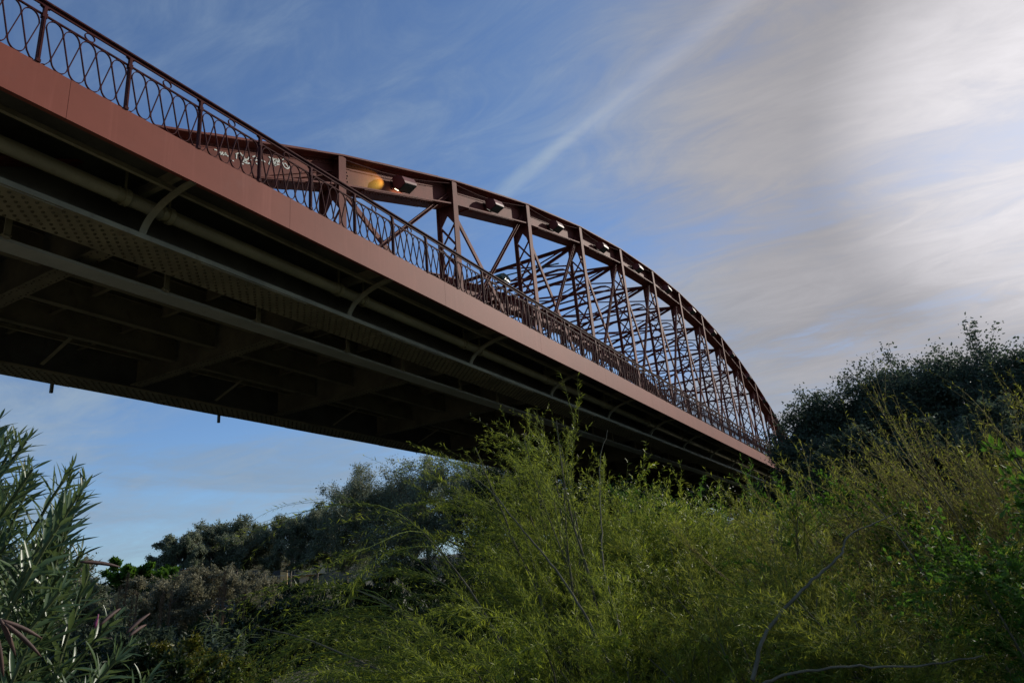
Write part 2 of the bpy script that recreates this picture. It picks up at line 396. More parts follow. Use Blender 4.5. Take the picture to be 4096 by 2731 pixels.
# top chord : I section following the arch, with rivets and a stepped cover plate
ch = MB(); rv = ch
top_y = [y for y in YN]
for i in range(NP):
    y0, y1 = YN[i], YN[i+1]; z0, z1 = ztop(y0), ztop(y1)
    def seg(mb, xa, xb, za, zb, ya=y0, yb=y1):  # slab between top offsets za..zb (below the arch line)
        f = lambda y: z0 + (z1-z0)*(y-y0)/(y1-y0)
        mb.quad_box([(xa, ya, f(ya)+za), (xb, ya, f(ya)+za), (xb, yb, f(yb)+za), (xa, yb, f(yb)+za),
                     (xa, ya, f(ya)+zb), (xb, ya, f(ya)+zb), (xb, yb, f(yb)+zb), (xa, yb, f(yb)+zb)])
    seg(ch, XI-.03, XO+.03, -.045, 0)
    seg(ch, XI-.01, XO+.01, .0, .022, y0+1.3, y1-.9)
    seg(ch, XW-.012, XW+.012, -.82, -.045)
    seg(ch, XW-.30, XW+.30, -.865, -.82)
    seg(ch, XW-.28, XW+.28, -.887, -.865, y0+.9, y1-1.2)
    for sx in (1, -1):
        seg(ch, XW+sx*.012, XW+sx*.028, -.16, -.045); seg(ch, XW+sx*.012, XW+sx*.028, -.82, -.72)
        seg(ch, XW+sx*.028, XW+sx*.115, -.06, -.045); seg(ch, XW+sx*.028, XW+sx*.115, -.82, -.806)
        # splice plates by each node
        seg(ch, XW+sx*.012, XW+sx*.026, -.70, -.2, y0+.14, y0+.62)
    f = lambda y: z0 + (z1-z0)*(y-y0)/(y1-y0)
    if y0 < 55:
        ys = np.arange(y0+.2, y1-.1, .125)
        for y in ys:
            rv.rivet((XW+.028, y, f(y)-.77), (1, 0, 0), .018, .016); rv.rivet((XW+.028, y, f(y)-.10), (1, 0, 0), .018, .016)
            if y0 < 35:
                for k, dx in enumerate((.08, .15, .23)):
                    rv.rivet((XW+dx, y+.06*(k % 2), f(y)-.865-.0), (0, 0, -1), .016, .03)
        for a in range(3):
            for b in range(5): rv.rivet((XW+.026, y0+.22+.14*a+.03*(b % 2), f(y0+.3)-.62+.09*b), (1, 0, 0), .024, .02)
            
top_chord, top_chord2 = both(ch, 'top_chord', M['truss'])

# bottom chord : riveted plate girder under the edge of the road
bc = MB(); bc.box(-11.65, -10.70, Y0-.4, YE+.4, 6.29, 6.325)
gw = MB(); gw.box(-11.235, -11.205, Y0-.4, YE+.4, 6.325, 7.555)
bc.box(-10.72, -10.70, Y0-.4, YE+.4, 6.325, 6.385)
bc.box(-11.6, -10.75, Y0-.4, YE+.4, 7.56, 7.59)
for i in range(NP): bc.box(-11.62, -10.73, YN[i]+1.2, YN[i]+3.9, 6.272, 6.29)
rb = bc
y = 3.2; k = 0
while y < 60:
    zc = 6.29 if any(False for _ in ()) else 6.29
    inplate = any(YN[i]+1.2 < y < YN[i]+3.9 for i in range(NP)); zb = 6.272 if inplate else 6.29
    for j in range(8):
        if (j + k) % 2 == 0: rb.rivet((-11.555 + .105*j, y, zb), (0, 0, -1), .030, .032, 7)
    y += .10; k += 1
b1, b2 = both(bc, 'bottom_chord', M['under']); gw.build('girder_web', M['underdark'], b1); mirror_mb(gw).build('girder_web', M['underdark'], b2)  # web takes the dark material, shade of its recess painted in

# posts with laced webs
def post(i, X1=XO, X2=XI):
    yn = YN[i]; zt = ztop(yn); mb = MB(); base = 7.55
    for xa, xb in ((X1-.018, X1), (X2, X2+.018)):
        mb.box(xa, xb, yn-.13, yn+.13, base, zt-.05)
    for xa, xb in ((X1-.11, X1-.018), (X2+.018, X2+.11)):
        mb.box(xa, xb, yn-.021, yn-.007, base, zt-.06); mb.box(xa, xb, yn+.007, yn+.021, base, zt-.06)
    h = zt-base
    d1 = min(1.2, h*.8); d2 = min(1.55, h*.9); d3 = min(1.95, h-.02)
    pol = [(X1-.02, -.06), (X1-.02, -d3), (X1-.10, -d3), (X1-.06-.04, -d2), (XW, -d1), (X2+.10, -d2), (X2+.10, -d3), (X2+.02, -d3), (X2+.02, -.06)]
    mb.prism(pol, lambda u, v, s_: (u, yn+(-.006 if s_ == 0 else .006), zt+v))
    z = zt-d2; n = 0
    while z > base+.3:
        z2 = max(z-.78, base)
        mb.beam((X1-.06, yn-.03, z), (X2+.06, yn-.03, z2), .012, .07, ref=(1, 0, 1)); mb.beam((X2+.06, yn+.03, z), (X1-.06, yn+.03, z2), .012, .07, ref=(1, 0, -1))
        z = z2
    return mb
for i in range(1, NP):
    if ztop(YN[i]) - 7.6 < .5: continue
    both(post(i), 'hanger_post', M['truss'])

# crossed diagonals in the web plane
for i in range(1, NP-1):
    y0, y1 = YN[i], YN[i+1]; za, zb = ztop(y0)-.5, ztop(y1)-.5
    a = MB(); s0 = Vector((XW, y0+.1, 7.5)); s1 = Vector((XW, y1-.1, zb))
    a.beam(s0, s1, .11, .014, ref=(1, 0, 0), off=(0, .07)); a.beam(s0, s1, .014, .09, ref=(1, 0, 0), off=(.048, .118)); a.beam(s0, s1, .014, .09, ref=(1, 0, 0), off=(-.048, .118))
    both(a, 'diagonal', M['truss'])
    b = MB(); s0 = Vector((XW, y0+.1, za)); s1 = Vector((XW, y1-.1, 7.5))
    b.beam(s0, s1, .16, .014, ref=(1, 0, 0), off=(0, -.05)); b.beam(s0, s1, .014, .06, ref=(1, 0, 0), off=(.05, -.088))
    both(b, 'diagonal', M['truss'])

# overhead bracing between the two arches
xa, xb = XI, mir(XI)
def angle(mb, p, q, w_=.10, off=0.0, ref=(0, 0, 1)):
    mb.beam(p, q, w_, .014, ref=ref, off=(0, off)); mb.beam(p, q, .014, w_*.8, ref=ref, off=(w_/2-.007, off-w_*.4-.007))
for i in range(5, NP-4):
    yn = YN[i]; zt = ztop(yn)-.8
    t = MB(); angle(t, (xa, yn, zt), (xb, yn, zt), .14)
    t.build('top_strut', M['truss'], bridge)
    # lower portal strut with curved knees
    zk = ztop(yn)-1.78; s = MB()
    pts = [(xa, zk-.75), (xa-.06, zk-.45), (xa-.18, zk-.2), (xa-.38, zk-.06), (xa-.65, zk), (XC, zk), (xb+.65, zk), (xb+.38, zk-.06), (xb+.18, zk-.2), (xb+.06, zk-.45), (xb, zk-.75)]
    for j in range(len(pts)-1):
        p, q = pts[j], pts[j+1]
        s.beam((p[0], yn, p[1]), (q[0], yn, q[1]), .16, .05, ref=(0, 0, 1) if abs(p[0]-q[0]) > .08 else (1, 0, 0))
    s.beam((xa-.2, yn, zk-.30), (xb+.2, yn, zk-.30), .13, .045)
    s.build('portal_strut', M['truss'], bridge)
    # sway cross between the struts, two bays
    c = MB(); H0, H1 = zt-.02, zk+.03
    for (p, q) in ((xa, XC), (XC, xb)):
        angle(c, (p, yn-.03, H0), (q, yn-.03, H1), .07, ref=(0, 1, 0)); angle(c, (p, yn+.03, H1), (q, yn+.03, H0), .07, ref=(0, 1, 0))
    c.build('sway_brace', M['truss'], bridge)
    if i < NP-5:
        y2 = YN[i+1]; z2 = ztop(y2)-.8
        c = MB(); angle(c, (xa, yn+.1, zt-.03), (xb, y2-.1, z2-.03), .12); angle(c, (xb, yn+.1, zt-.06), (xa, y2-.1, z2-.06), .12)
        c.build('lateral_brace', M['truss'], bridge)

# road slab and underside
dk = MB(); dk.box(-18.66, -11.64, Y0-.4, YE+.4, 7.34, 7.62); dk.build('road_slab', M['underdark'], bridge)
cb = MB(); cb.box(-18.64, -11.66, -.008, .008, .065, .985); cb.box(-18.64, -11.66, -.17, .17, .035, .065)
for sx in (-1, 1):
    cb.box(-18.64, -11.66, sx*.008, sx*.02, .065, .15); cb.box(-18.64, -11.66, sx*.02, sx*.10, .065, .078)
cr = cb; k = 0; x = -18.5
while x < -11.75:
    cr.rivet((x, -.09 if k % 2 else -.12, .035), (0, 0, -1), .02, .018); cr.rivet((x+.06, .09 if k % 2 else .12, .035), (0, 0, -1), .02, .018); x += .13; k += 1
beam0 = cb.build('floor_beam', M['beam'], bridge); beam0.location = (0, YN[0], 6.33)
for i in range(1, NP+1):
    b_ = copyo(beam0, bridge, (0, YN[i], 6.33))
for x in (-13.55, -15.15, -16.75):
    for i in range(NP):
        s = MB(); ya, yb = YN[i]+.18, YN[i+1]-.18
        s.box(x-.006, x+.006, ya, yb, 6.62, 7.335); s.box(x-.09, x+.09, ya, yb, 6.60, 6.62)
        for sx in (-1, 1): s.box(x+sx*.006, x+sx*.05, ya, yb, 7.2, 7.212)
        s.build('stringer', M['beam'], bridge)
ribx = [(-11.70, -13.54), (-13.56, -15.14), (-15.16, -16.74), (-16.76, -18.6)]
rib = MB()
for a, b in ribx:
    rib.box(b+.01, a-.01, -.006, .006, 0, .32); rib.box(b+.01, a-.01, -.05, .05, -.012, 0)
    for q in (a, b):
        s_ = -1 if q == a else 1
        for rr_ in range(4): rib.rivet((q+s_*.03, -.006, .04+.07*rr_), (0, -1, 0), .015, .012)
    for q in np.arange(b+.15, a-.1, .16): rib.rivet((q, -.006, .27), (0, -1, 0), .013, .012)
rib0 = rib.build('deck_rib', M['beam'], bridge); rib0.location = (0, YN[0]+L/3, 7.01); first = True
for i in range(NP):
    for k in (1, 2):
        if first: first = False; continue
        copyo(rib0, bridge, (0, YN[i]+L*k/3, 7.01))
# galvanised service duct hung under the floor beams, with straps
du = MB(); y = Y0
while y < YE:
    y2 = min(y+6.1, YE); du.box(-12.52, -12.14, y+.004, y2-.004, 6.14, 6.20); du.box(-12.54, -12.52, y+.004, y2-.004, 6.13, 6.21); y = y2
duct = du.build('service_duct', M['duct'], bridge)
for i in range(NP):
    for k in (.28, .72):
        y = YN[i]+L*k; h = MB(); h.box(-12.10, -12.06, y-.05, y+.05, 6.16, 7.0); h.box(-12.10, -11.85, y-.05, y+.05, 7.0, 7.02); h.box(-12.3, -12.06, y-.07, y+.07, 6.205, 6.225)
        h.build('duct_hanger', M['under'], duct)
# inner verticals on the far side and thin angles
fa = MB(); fa.box(-18.1, -18.02, Y0, YE, 6.95, 6.97); fa.box(-18.06, -18.05, Y0, YE, 6.97, 7.05); fa.build('edge_angle', M['under'], bridge)
for i in range(NP):
    h = MB(); y = YN[i]+L*.5; h.beam((-18.55, y, 6.4), (-17.0, y, 6.95), .1, .012); h.build('tie_strip', M['under'], bridge)

# walkway : slab, fascia, brackets, pipe
wk = MB(); wk.box(-11.19, -9.44, Y0-.4, YE+.4, 7.38, 7.55)
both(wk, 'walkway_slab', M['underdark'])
fa = MB(); y = Y0-.4; joints = []
ed = [Y0-.4, 4.65, 8.9] + [8.9+L*k for k in range(1, 17)]; ed[-1] = YE+.4
for a, b in zip(ed[:-1], ed[1:]):
    fa.box(-9.425, -9.41, a+.003, b-.003, 6.92, 7.589); fa.box(-9.49, -9.425, a+.003, b-.003, 6.92, 6.935); fa.box(-9.50, -9.425, a+.003, b-.003, 7.57, 7.589)
both(fa, 'fascia', M['fascia'])
an = MB(); an.box(-10.05, -9.98, Y0, YE, 6.98, 6.99); an.box(-9.99, -9.98, Y0, YE, 6.99, 7.06)
an.build('walkway_angle', M['under'], bridge)
def bracket():
    mb = MB(); n = 12; pts = []
    for k in range(n+1):
        th = math.pi/2*k/n
        pts.append((-10.72 + (1-math.cos(th))*1.28, 6.31 + math.sin(th)*.60))
    for j in range(n):
        p, q = pts[j], pts[j+1]; tx, tz = q[0]-p[0], q[1]-p[1]; l_ = math.hypot(tx, tz); nx, nz = tz/l_, -tx/l_
        mb.quad_box([(p[0], -.065, p[1]), (q[0], -.065, q[1]), (q[0], .065, q[1]), (p[0], .065, p[1]),
                     (p[0]-nx*.015, -.065, p[1]-nz*.015), (q[0]-nx*.015, -.065, q[1]-nz*.015), (q[0]-nx*.015, .065, q[1]-nz*.015), (p[0]-nx*.015, .065, p[1]-nz*.015)])
        mb.quad_box([(p[0]-nx*.015, -.008, p[1]-nz*.015), (q[0]-nx*.015, -.008, q[1]-nz*.015), (q[0]-nx*.015, .008, q[1]-nz*.015), (p[0]-nx*.015, .008, p[1]-nz*.015),
                     (p[0]-nx*.09, -.008, p[1]-nz*.09), (q[0]-nx*.09, -.008, q[1]-nz*.09), (q[0]-nx*.09, .008, q[1]-nz*.09), (p[0]-nx*.09, .008, p[1]-nz*.09)])
    mb.box(-10.94, -9.50, -.05, .05, 7.14, 7.16); mb.box(-10.94, -9.50, -.006, .006, 7.16, 7.378)
    return mb
bm_ = bracket(); br0 = bm_.build('walkway_bracket', M['under'], bridge); br0.location = (0, YN[0], 0)
br1 = mirror_mb(bm_).build('walkway_bracket', M['under'], bridge); br1.location = (0, YN[0], 0)
for i in range(1, NP+1): copyo(br0, bridge, (0, YN[i], 0)); copyo(br1, bridge, (0, YN[i], 0))
PX, PZ = -10.64, 6.88
pm = MB(); pm.tube([(PX, Y0-.3, PZ), (PX, 30, PZ), (PX, YE+.3, PZ)], .125, 20)
pipe = pm.build('water_pipe', M['pipe'], bridge, True)
c0 = None
for i in range(NP+1):
    for dy in (-.42, .42):
        if c0 is None:
            cm = MB(); cm.tube([(PX, -.05, PZ), (PX, .05, PZ)], .155, 20); cm.tube([(PX, dy*.35-.02, PZ), (PX, dy*.35+.02, PZ)], .145, 20); cm.tube([(PX, dy*.35, PZ), (PX, 0, PZ)], .13, 20); cm.box(PX-.015, PX+.015, -.02, .02, PZ+.14, 7.37)
            c0 = cm.build('pipe_collar', M['pipe'], pipe); c0.location = (0, YN[0]+dy, 0)
        else: copyo(c0, pipe, (0, YN[i]+dy, 0))
# drain spouts that poke out below the far girder
for y, tlt in ((10.25, .06), (15.6, 0)):
    s = MB(); s.box(-19.64, -19.57, y-.035, y+.035, 6.04, 6.30); o = s.build('drain_spout', M['underdark'], bridge)

# railing
P, P0 = 1.3193, 4.182 - 2*1.3193
XR = -9.43; ZT = 7.589; ZH = 8.66
npost = int((YE - P0)/P)+1
hr = MB()
hr.box(XR-.045, XR+.045, Y0-.4, YE+.4, ZH-.025, ZH); hr.box(XR-.03, XR+.03, Y0-.4, YE+.4, ZH-.04, ZH-.025); hr.box(XR-.012, XR+.012, Y0-.4, YE+.4, ZH-.085, ZH-.04)
hr.box(XR-.016, XR+.016, Y0-.4, YE+.4, 8.415, 8.437)
rail = hr.build('railing', M['rail'], bridge)
pm = MB(); pm.box(XR-.03, XR+.03, -.022, .022, ZT, ZH-.085); pm.box(XR-.04, XR+.04, -.03, .03, ZT, ZT+.05); pm.box(XR-.035, XR+.035, -.035, .035, 8.37, 8.45)
pm.box(XR+.03, XR+.036, -.008, .008, ZT+.05, 8.40)
for k in range(3): pm.box(XR-.028, XR+.028, -.03-.02*k, .03+.02*k, ZH-.085-.03+.01*k, ZH-.085-.02+.01*k)
im = MB(); wc = (P-.09)/5; zt_, zb_ = 8.41, 7.60; rt_ = .17
pts = []
hw = wc/2
def arch(yc, s):  # s=1 top arch left to right ; s=-1 bottom bowl left to right
    out = []
    for k in range(0, 11):
        th = math.pi*(1-k/10); y = yc + hw*.97*math.cos(th); e = math.sin(th)*rt_
        out.append((y, zt_-rt_+e) if s == 1 else (y, zb_+rt_-e))
    return out
start = .045
seq = []
for k in range(5):
    yc = start + hw + wc*k
    if k == 0: seq += [(start+hw-.004-hw*.9, zb_), (start+hw-hw*.55, zb_+.02), (yc-hw*.12, zb_+rt_*.6), (yc, zb_+rt_)]
    seq += arch(yc, 1)
    if k < 4: seq += arch(yc+hw, -1)
    else: seq += [(yc, zb_+rt_), (yc+hw*.12, zb_+rt_*.6), (yc+hw*.5, zb_+.02), (yc+hw*.9, zb_)]
im.flat(seq, XR-.014, XR+.014, .011)
gm = MB(); rp = [(P/2+.075*math.cos(2*math.pi*k/16), 8.504+.068*math.sin(2*math.pi*k/16)) for k in range(17)]
gm.flat(rp, XR-.014, XR+.014, .011)
po = pm.build('post', M['rail'], rail); io = im.build('infill_panel', M['rail'], rail); ro = gm.build('ring', M['rail'], rail)
for o in (po, io, ro): o.location = (0, P0, 0)
for k in range(1, npost):
    copyo(po, rail, (0, P0+P*k, 0))
    if P0+P*(k+1) < YE+.4: copyo(io, rail, (0, P0+P*k, 0)); copyo(ro, rail, (0, P0+P*k, 0))
# far railing, hardly seen through the trusses
rail2 = mirror_mb(hr).build('railing', M['rail'], bridge)
fr = MB()
def addto(dst, src, dy):
    n = len(dst.v); dst.v += [(mir(a), b+dy, c) for a, b, c in src.v]; dst.f += [tuple(q+n for q in f[::-1]) for f in src.f]
for k in range(npost-1):
    for s_ in (pm, im, gm): addto(fr, s_, P0+P*k)
tag(fr.build('railing_infill', M['rail'], rail2), kind='stuff')

# conduit under the top flange
cd = MB(); pts = []
for i in range(2, NP-2):
    for k in range(6):
        y = YN[i]+L*k/6; z = ztop(YN[i])*(1-k/6)+ztop(YN[i+1])*k/6
        pts.append((XO-.04-.12*math.sin(math.pi*k/6), y, z-.10-.10*math.sin(math.pi*k/6)))
cd.tube(pts, .012, 6); cd.build('lamp_cable', M['rail'], bridge)

# spray painted tags on the web plate of the second panel
def stroke(pts, wd=.012):
    gr = MB()
    for p, q in zip(pts[:-1], pts[1:]):
        gr.beam((XW+.020, p[0], p[1]), (XW+.020, q[0], q[1]), .006, wd, ref=(0, .3, 1) if abs(p[0]-q[0]) > abs(p[1]-q[1]) else (0, 1, .1))
    gr.build('graffiti', M['white'], top_chord)
for s_ in [[(9.011, 9.378), (9.076, 9.439), (9.124, 9.481), (9.147, 9.472)], [(9.037, 9.396), (9.038, 9.279)], [(9.12, 9.462), (9.114, 9.351), (9.15, 9.306)], [(9.147, 9.472), (9.202, 9.42), (9.211, 9.468)], [(9.223, 9.474), (9.237, 9.406), (9.284, 9.387), (9.34, 9.423), (9.376, 9.512)], [(9.376, 9.512), (9.398, 9.447), (9.433, 9.454)], [(9.464, 9.554), (9.533, 9.606), (9.57, 9.592), (9.514, 9.486), (9.596, 9.54)], [(9.606, 9.589), (9.676, 9.653), (9.702, 9.596), (9.824, 9.61)], [(9.197, 9.542), (9.21, 9.597), (9.255, 9.639), (9.314, 9.658), (9.348, 9.633), (9.321, 9.601)], [(9.18, 9.253), (9.221, 9.36), (9.247, 9.292)], [(9.207, 9.297), (9.333, 9.311), (9.303, 9.365), (9.244, 9.355)], [(9.333, 9.311), (9.401, 9.36), (9.422, 9.416), (9.398, 9.327)], [(9.564, 9.435), (9.611, 9.451), (9.681, 9.501), (9.593, 9.424)], [(9.233, 9.242), (9.176, 9.234)], [(9.916, 9.798), (9.972, 9.783), (10.031, 9.741), (9.945, 9.689)], [(9.973, 9.738), (9.923, 9.595)], [(10.028, 9.835), (10.109, 9.646), (10.167, 9.84), (10.116, 9.847), (10.159, 9.687)], [(10.041, 9.808), (10.27, 9.843), (10.032, 9.701)], [(10.071, 9.671), (10.234, 9.756)], [(10.192, 9.887), (10.265, 9.845)], [(10.32, 9.916), (10.366, 9.976), (10.428, 10.005), (10.489, 9.981), (10.53, 9.932), (10.542, 9.869), (10.527, 9.808), (10.475, 9.765), (10.418, 9.759), (10.37, 9.785), (10.338, 9.837), (10.321, 9.886)], [(10.374, 9.844), (10.425, 9.883), (10.492, 9.825)], [(10.395, 9.839), (10.379, 9.859)], [(8.582, 9.215), (8.625, 9.207), (8.655, 9.251), (8.644, 9.166)], [(8.687, 9.261), (8.68, 9.184), (8.722, 9.211)], [(8.75, 9.285), (8.737, 9.205), (8.773, 9.266), (8.793, 9.224), (8.83, 9.233)], [(8.476, 9.21), (8.539, 9.223)], [(8.936, 9.181), (8.975, 9.189)]]:
    stroke(s_, .026)

# abutments
def abut(name, y0, y1, label, zb=-4):
    mb = MB(); mb.box(-20.4, -10.0, y0, y1, zb, 5.9); mb.box(-20.7, -9.7, y0-.25, y1+.25, 5.9, 6.15)
    for k in range(12): mb.box(-20.43+.0, -9.97, y0-.03, y0, zb+.85*k+.03, zb+.85*k+.80)
    for x in (XW, mir(XW)): mb.box(x-.5, x+.5, y0+.3, y0+1.2, 6.15, 6.272)
    tag(mb.build(name, M['concrete'], None), label, 'abutment')
abut('bridge_abutment', YE-1.2, YE+3.5, 'pale stone abutment carrying the far end of the iron bridge behind the dark trees')
abut('bridge_abutment', -1.6, Y0+.9, 'pale stone abutment carrying the near end of the iron bridge beside the oleander')

# floodlights on the near arch
def lamp_meshes():
    h = MB(); sec = [(-.03, .16), (.05, .20), (.16, .19), (.27, .12), (.315, .0), (.32, -.06), (.06, -.17), (-.03, -.08)]
    h.prism(sec, lambda u, v, s_: (u, -.27 if s_ == 0 else .27, v))
    g = MB(); g.prism([(.315, -.073), (.06, -.183), (.062, -.193), (.322, -.082)], lambda u, v, s_: (u, -.25 if s_ == 0 else .25, v))
    rm = MB(); rm.box(-.10, -.03, -.22, -.18, -.06, .10); rm.box(-.10, -.03, .18, .22, -.06, .10); rm.box(-.115, -.10, -.26, .26, -.09, .13)
    sl2 = MB(); sl2.prism([(.052, -.165), (-.028, -.085), (-.034, -.095), (.046, -.178)], lambda u, v, s_: (u, -.24 if s_ == 0 else .16, v))
    return h, g, rm, sl2
hm, gl, rm, sm = lamp_meshes()
fl = None
ords = ['nearest floodlight on the arch, lit and throwing a golden glow on the girder', 'second nearest red floodlight bolted to the arch girder', 'third nearest red floodlight bolted to the arch girder',
        'fourth red floodlight along the arch, just past the first overhead bracing', 'fifth red floodlight along the arch girder', 'sixth red floodlight along the arch, near the crown', 'seventh red floodlight along the arch, at the crown of the curve',
        'eighth red floodlight along the arch, just beyond the crown', 'ninth red floodlight along the arch, on its downward curve', 'tenth red floodlight along the arch, above the railing', 'eleventh red floodlight along the arch, close to the dark trees', 'farthest red floodlight on the arch, beside the dark trees']
for k in range(12):
    i = 2+k; y = YN[i]+L*.50; z = (ztop(YN[i])+ztop(YN[i+1]))/2-.50; sl_a = math.atan2(ztop(YN[i+1])-ztop(YN[i]), L)
    e = empty('floodlight', (XW+.16, y, z)); e.rotation_euler = (sl_a-.06, .0, 0); e.scale = (1.15, 1.1, 1.15); tag(e, ords[k], 'floodlight', 'floodlights along the near arch')
    if fl is None:
        a = hm.build('housing', M['lampred'], e); b = gl.build('glass', M['lampglass'], e); c = rm.build('mounting_bracket', M['rail'], e); d_ = sm.build('light_slot', M['glow'], e); fl = (a, b, c)
        d2 = None
    else:
        for o in fl: copyo(o, e)
        if d2 is None: d2 = sm.build('light_slot', M['glow2'], e)
        else: copyo(d2, e)
pl_ = bpy.data.lights.new('floodlight_bulb', 'SPOT'); pl_.energy = 60; pl_.color = (1, .74, .12); pl_.shadow_soft_size = .03; pl_.spot_size = R(50); pl_.spot_blend = 1.0
plo = bpy.data.objects.new('floodlight_bulb', pl_); COL.objects.link(plo); ly = YN[2]+L*.5; plo.location = (XW+.26, ly-.34, ztop(ly)-.52)
plo.rotation_euler = (-Vector((-.42, -1, -.42))).to_track_quat('Z', 'Y').to_euler()
# green luminaire over the road
e = empty('green_lantern', (-13.2, 24.15, 12.2)); tag(e, 'dark green lantern hanging over the road beyond the railing', 'street lamp')
mb = MB(); sec = [(-.40, 0), (-.36, .13), (-.15, .22), (.12, .22), (.33, .14), (.42, 0), (.30, -.06), (-.3, -.06)]
mb.prism(sec, lambda u, v, s_: (-.17 if s_ == 0 else .17, u, v)); mb.build('housing', M['greenlamp'], e)
mb = MB(); mb.prism([(-.28, -.065), (.28, -.065), (.2, -.14), (-.2, -.14)], lambda u, v, s_: (-.13 if s_ == 0 else .13, u, v)); mb.build('glass', M['lampglass'], e)
mb = MB(); mb.tube([(0, 0, .2), (0, .4, .35), (.6, 1.2, .7), (1.6, 2.3, 1.1)], .03, 8); mb.build('arm', M['greenlamp'], e)

# ------------------------------------------------------------------ VEGETATION
def azp(az, dist, dz=0.0):
    x = math.sin(R(az))*dist; y = math.cos(R(az))*dist
    return (x, y, float(gz(x, y))+dz)
def crom(p, rng, k=7):
    p = np.array(p); p = np.concatenate([[2*p[0]-p[1]], p, [2*p[-1]-p[-2]]]); out = []
    for i in range(1, len(p)-2):
        for t in np.linspace(0, 1, k, endpoint=False):
            a, b, c, d_ = p[i-1:i+3]; out.append(.5*(2*b+(c-a)*t+(2*a-5*b+4*c-d_)*t*t+(3*b-a-3*c+d_)*t**3))
    out.append(p[-2]); out = np.array(out); out[1:-1] += rng.normal(0, .004, (len(out)-2, 3)); return out
def willow(name, label, cat, loc, H, n1=10, n2=9, n3=8, leafL=.062, leafW=.0068, lean=(0, 0, 0), spread=.5, droop=.06, d3=.08, seed=0, lm='l_willow', bare=0.0, L2=.45, L3=.30, den=26, sm='stem', twig='greentwig', group=None, extra=None, r1=.022, rootr=.25, wind=(0, 0, 0), q2=.5, q3=.36, bden=64):
    rng = np.random.default_rng(seed)
    e = empty(name, loc); tag(e, label, cat, group)
    ang = rng.uniform(0, 2*np.pi, n1); sp = rng.uniform(.1, 1, n1)*spread
    D = np.stack([np.cos(ang)*sp+lean[0], np.sin(ang)*sp+lean[1], np.ones(n1)+lean[2]], 1)
    Pn = np.stack([np.cos(ang), np.sin(ang), np.zeros(n1)], 1)*rng.uniform(0, rootr, (n1, 1))
    L1 = H*rng.uniform(.75, 1.12, n1)
    A = grow(rng, Pn, D, L1, 14, droop*.35, .06, wind)
    p2, t2 = along(rng, A, n2, .18, .97)
    q = rng.normal(0, 1, p2.shape); q[:, 2] *= .5; q[:, 2] += .2; o = p2.copy(); o[:, 2] = 0; q = unit(q)*q2 + unit(o+1e-3)*.4*min(1, q2*1.6)
    D2 = t2*.8 + q
    B = grow(rng, p2, D2, H*L2*rng.uniform(.5, 1.2, len(p2)), 10, droop, .09, wind)
    p3, t3 = along(rng, B, n3, .12, 1)
    q = rng.normal(0, 1, p3.shape); D3 = t3 + unit(q)*q3
    C = grow(rng, p3, D3, H*L3*rng.uniform(.4, 1.2, len(p3)), 8, d3, .07, wind)
    hs = H/np.percentile(C[..., 2], 99.0); A *= hs; B *= hs; C *= hs
    w1 = tubes(A, r1, .004, 6); w2 = tubes(B, .006, .002, 4); w3 = tubes(C, .0022, .001, 3)
    parts = [w1]
    if extra is not None:
        for pts_, ra, rb_ in extra:
            pts_ = crom(pts_, rng)[None]-np.array(loc); parts.append(tubes(pts_, ra, rb_, 8))
    Vw, Fw = join(parts); npmesh('stem', Vw, [Fw], m=M[sm], parent=e, smooth=True)
    Vt, Ft = join([w2, w3]); npmesh('twigs', Vt, [Ft], m=M[twig], parent=e)
    den = int(den*1.15)
    P_, T_ = along(rng, C, den, .04, 1)
    P2_, T2_ = along(rng, B, bden if lm != 'l_green' else den//2, .22, 1, True); P_ = np.concatenate([P_, P2_]); T_ = np.concatenate([T_, T2_])
    if bare > 0:
        kp = rng.random(len(P_)) > bare; P_, T_ = P_[kp], T_[kp]
    n = len(P_)
    s = unit(np.cross(T_, rng.normal(0, 1, (n, 3)))); D_ = unit(T_*rng.uniform(.45, 1.1, (n, 1)) + s*rng.uniform(.5, .95, (n, 1)) + np.array([0, 0, -.08]))
    N_ = unit(T_ + np.array([0, 0, .7]) + rng.normal(0, .35, (n, 3)))
    sz = rng.uniform(.55, 1.15, n)
    V_, F_ = leaves(P_, D_, N_, leafL*sz, leafW*sz*rng.uniform(.8, 1.2, n), .15, rng.uniform(.02, .22, (n, 1)))
    npmesh('foliage', V_, [F_], tint=np.repeat(rng.random(n)**1.5, 5), m=M[lm], parent=e)
    return e

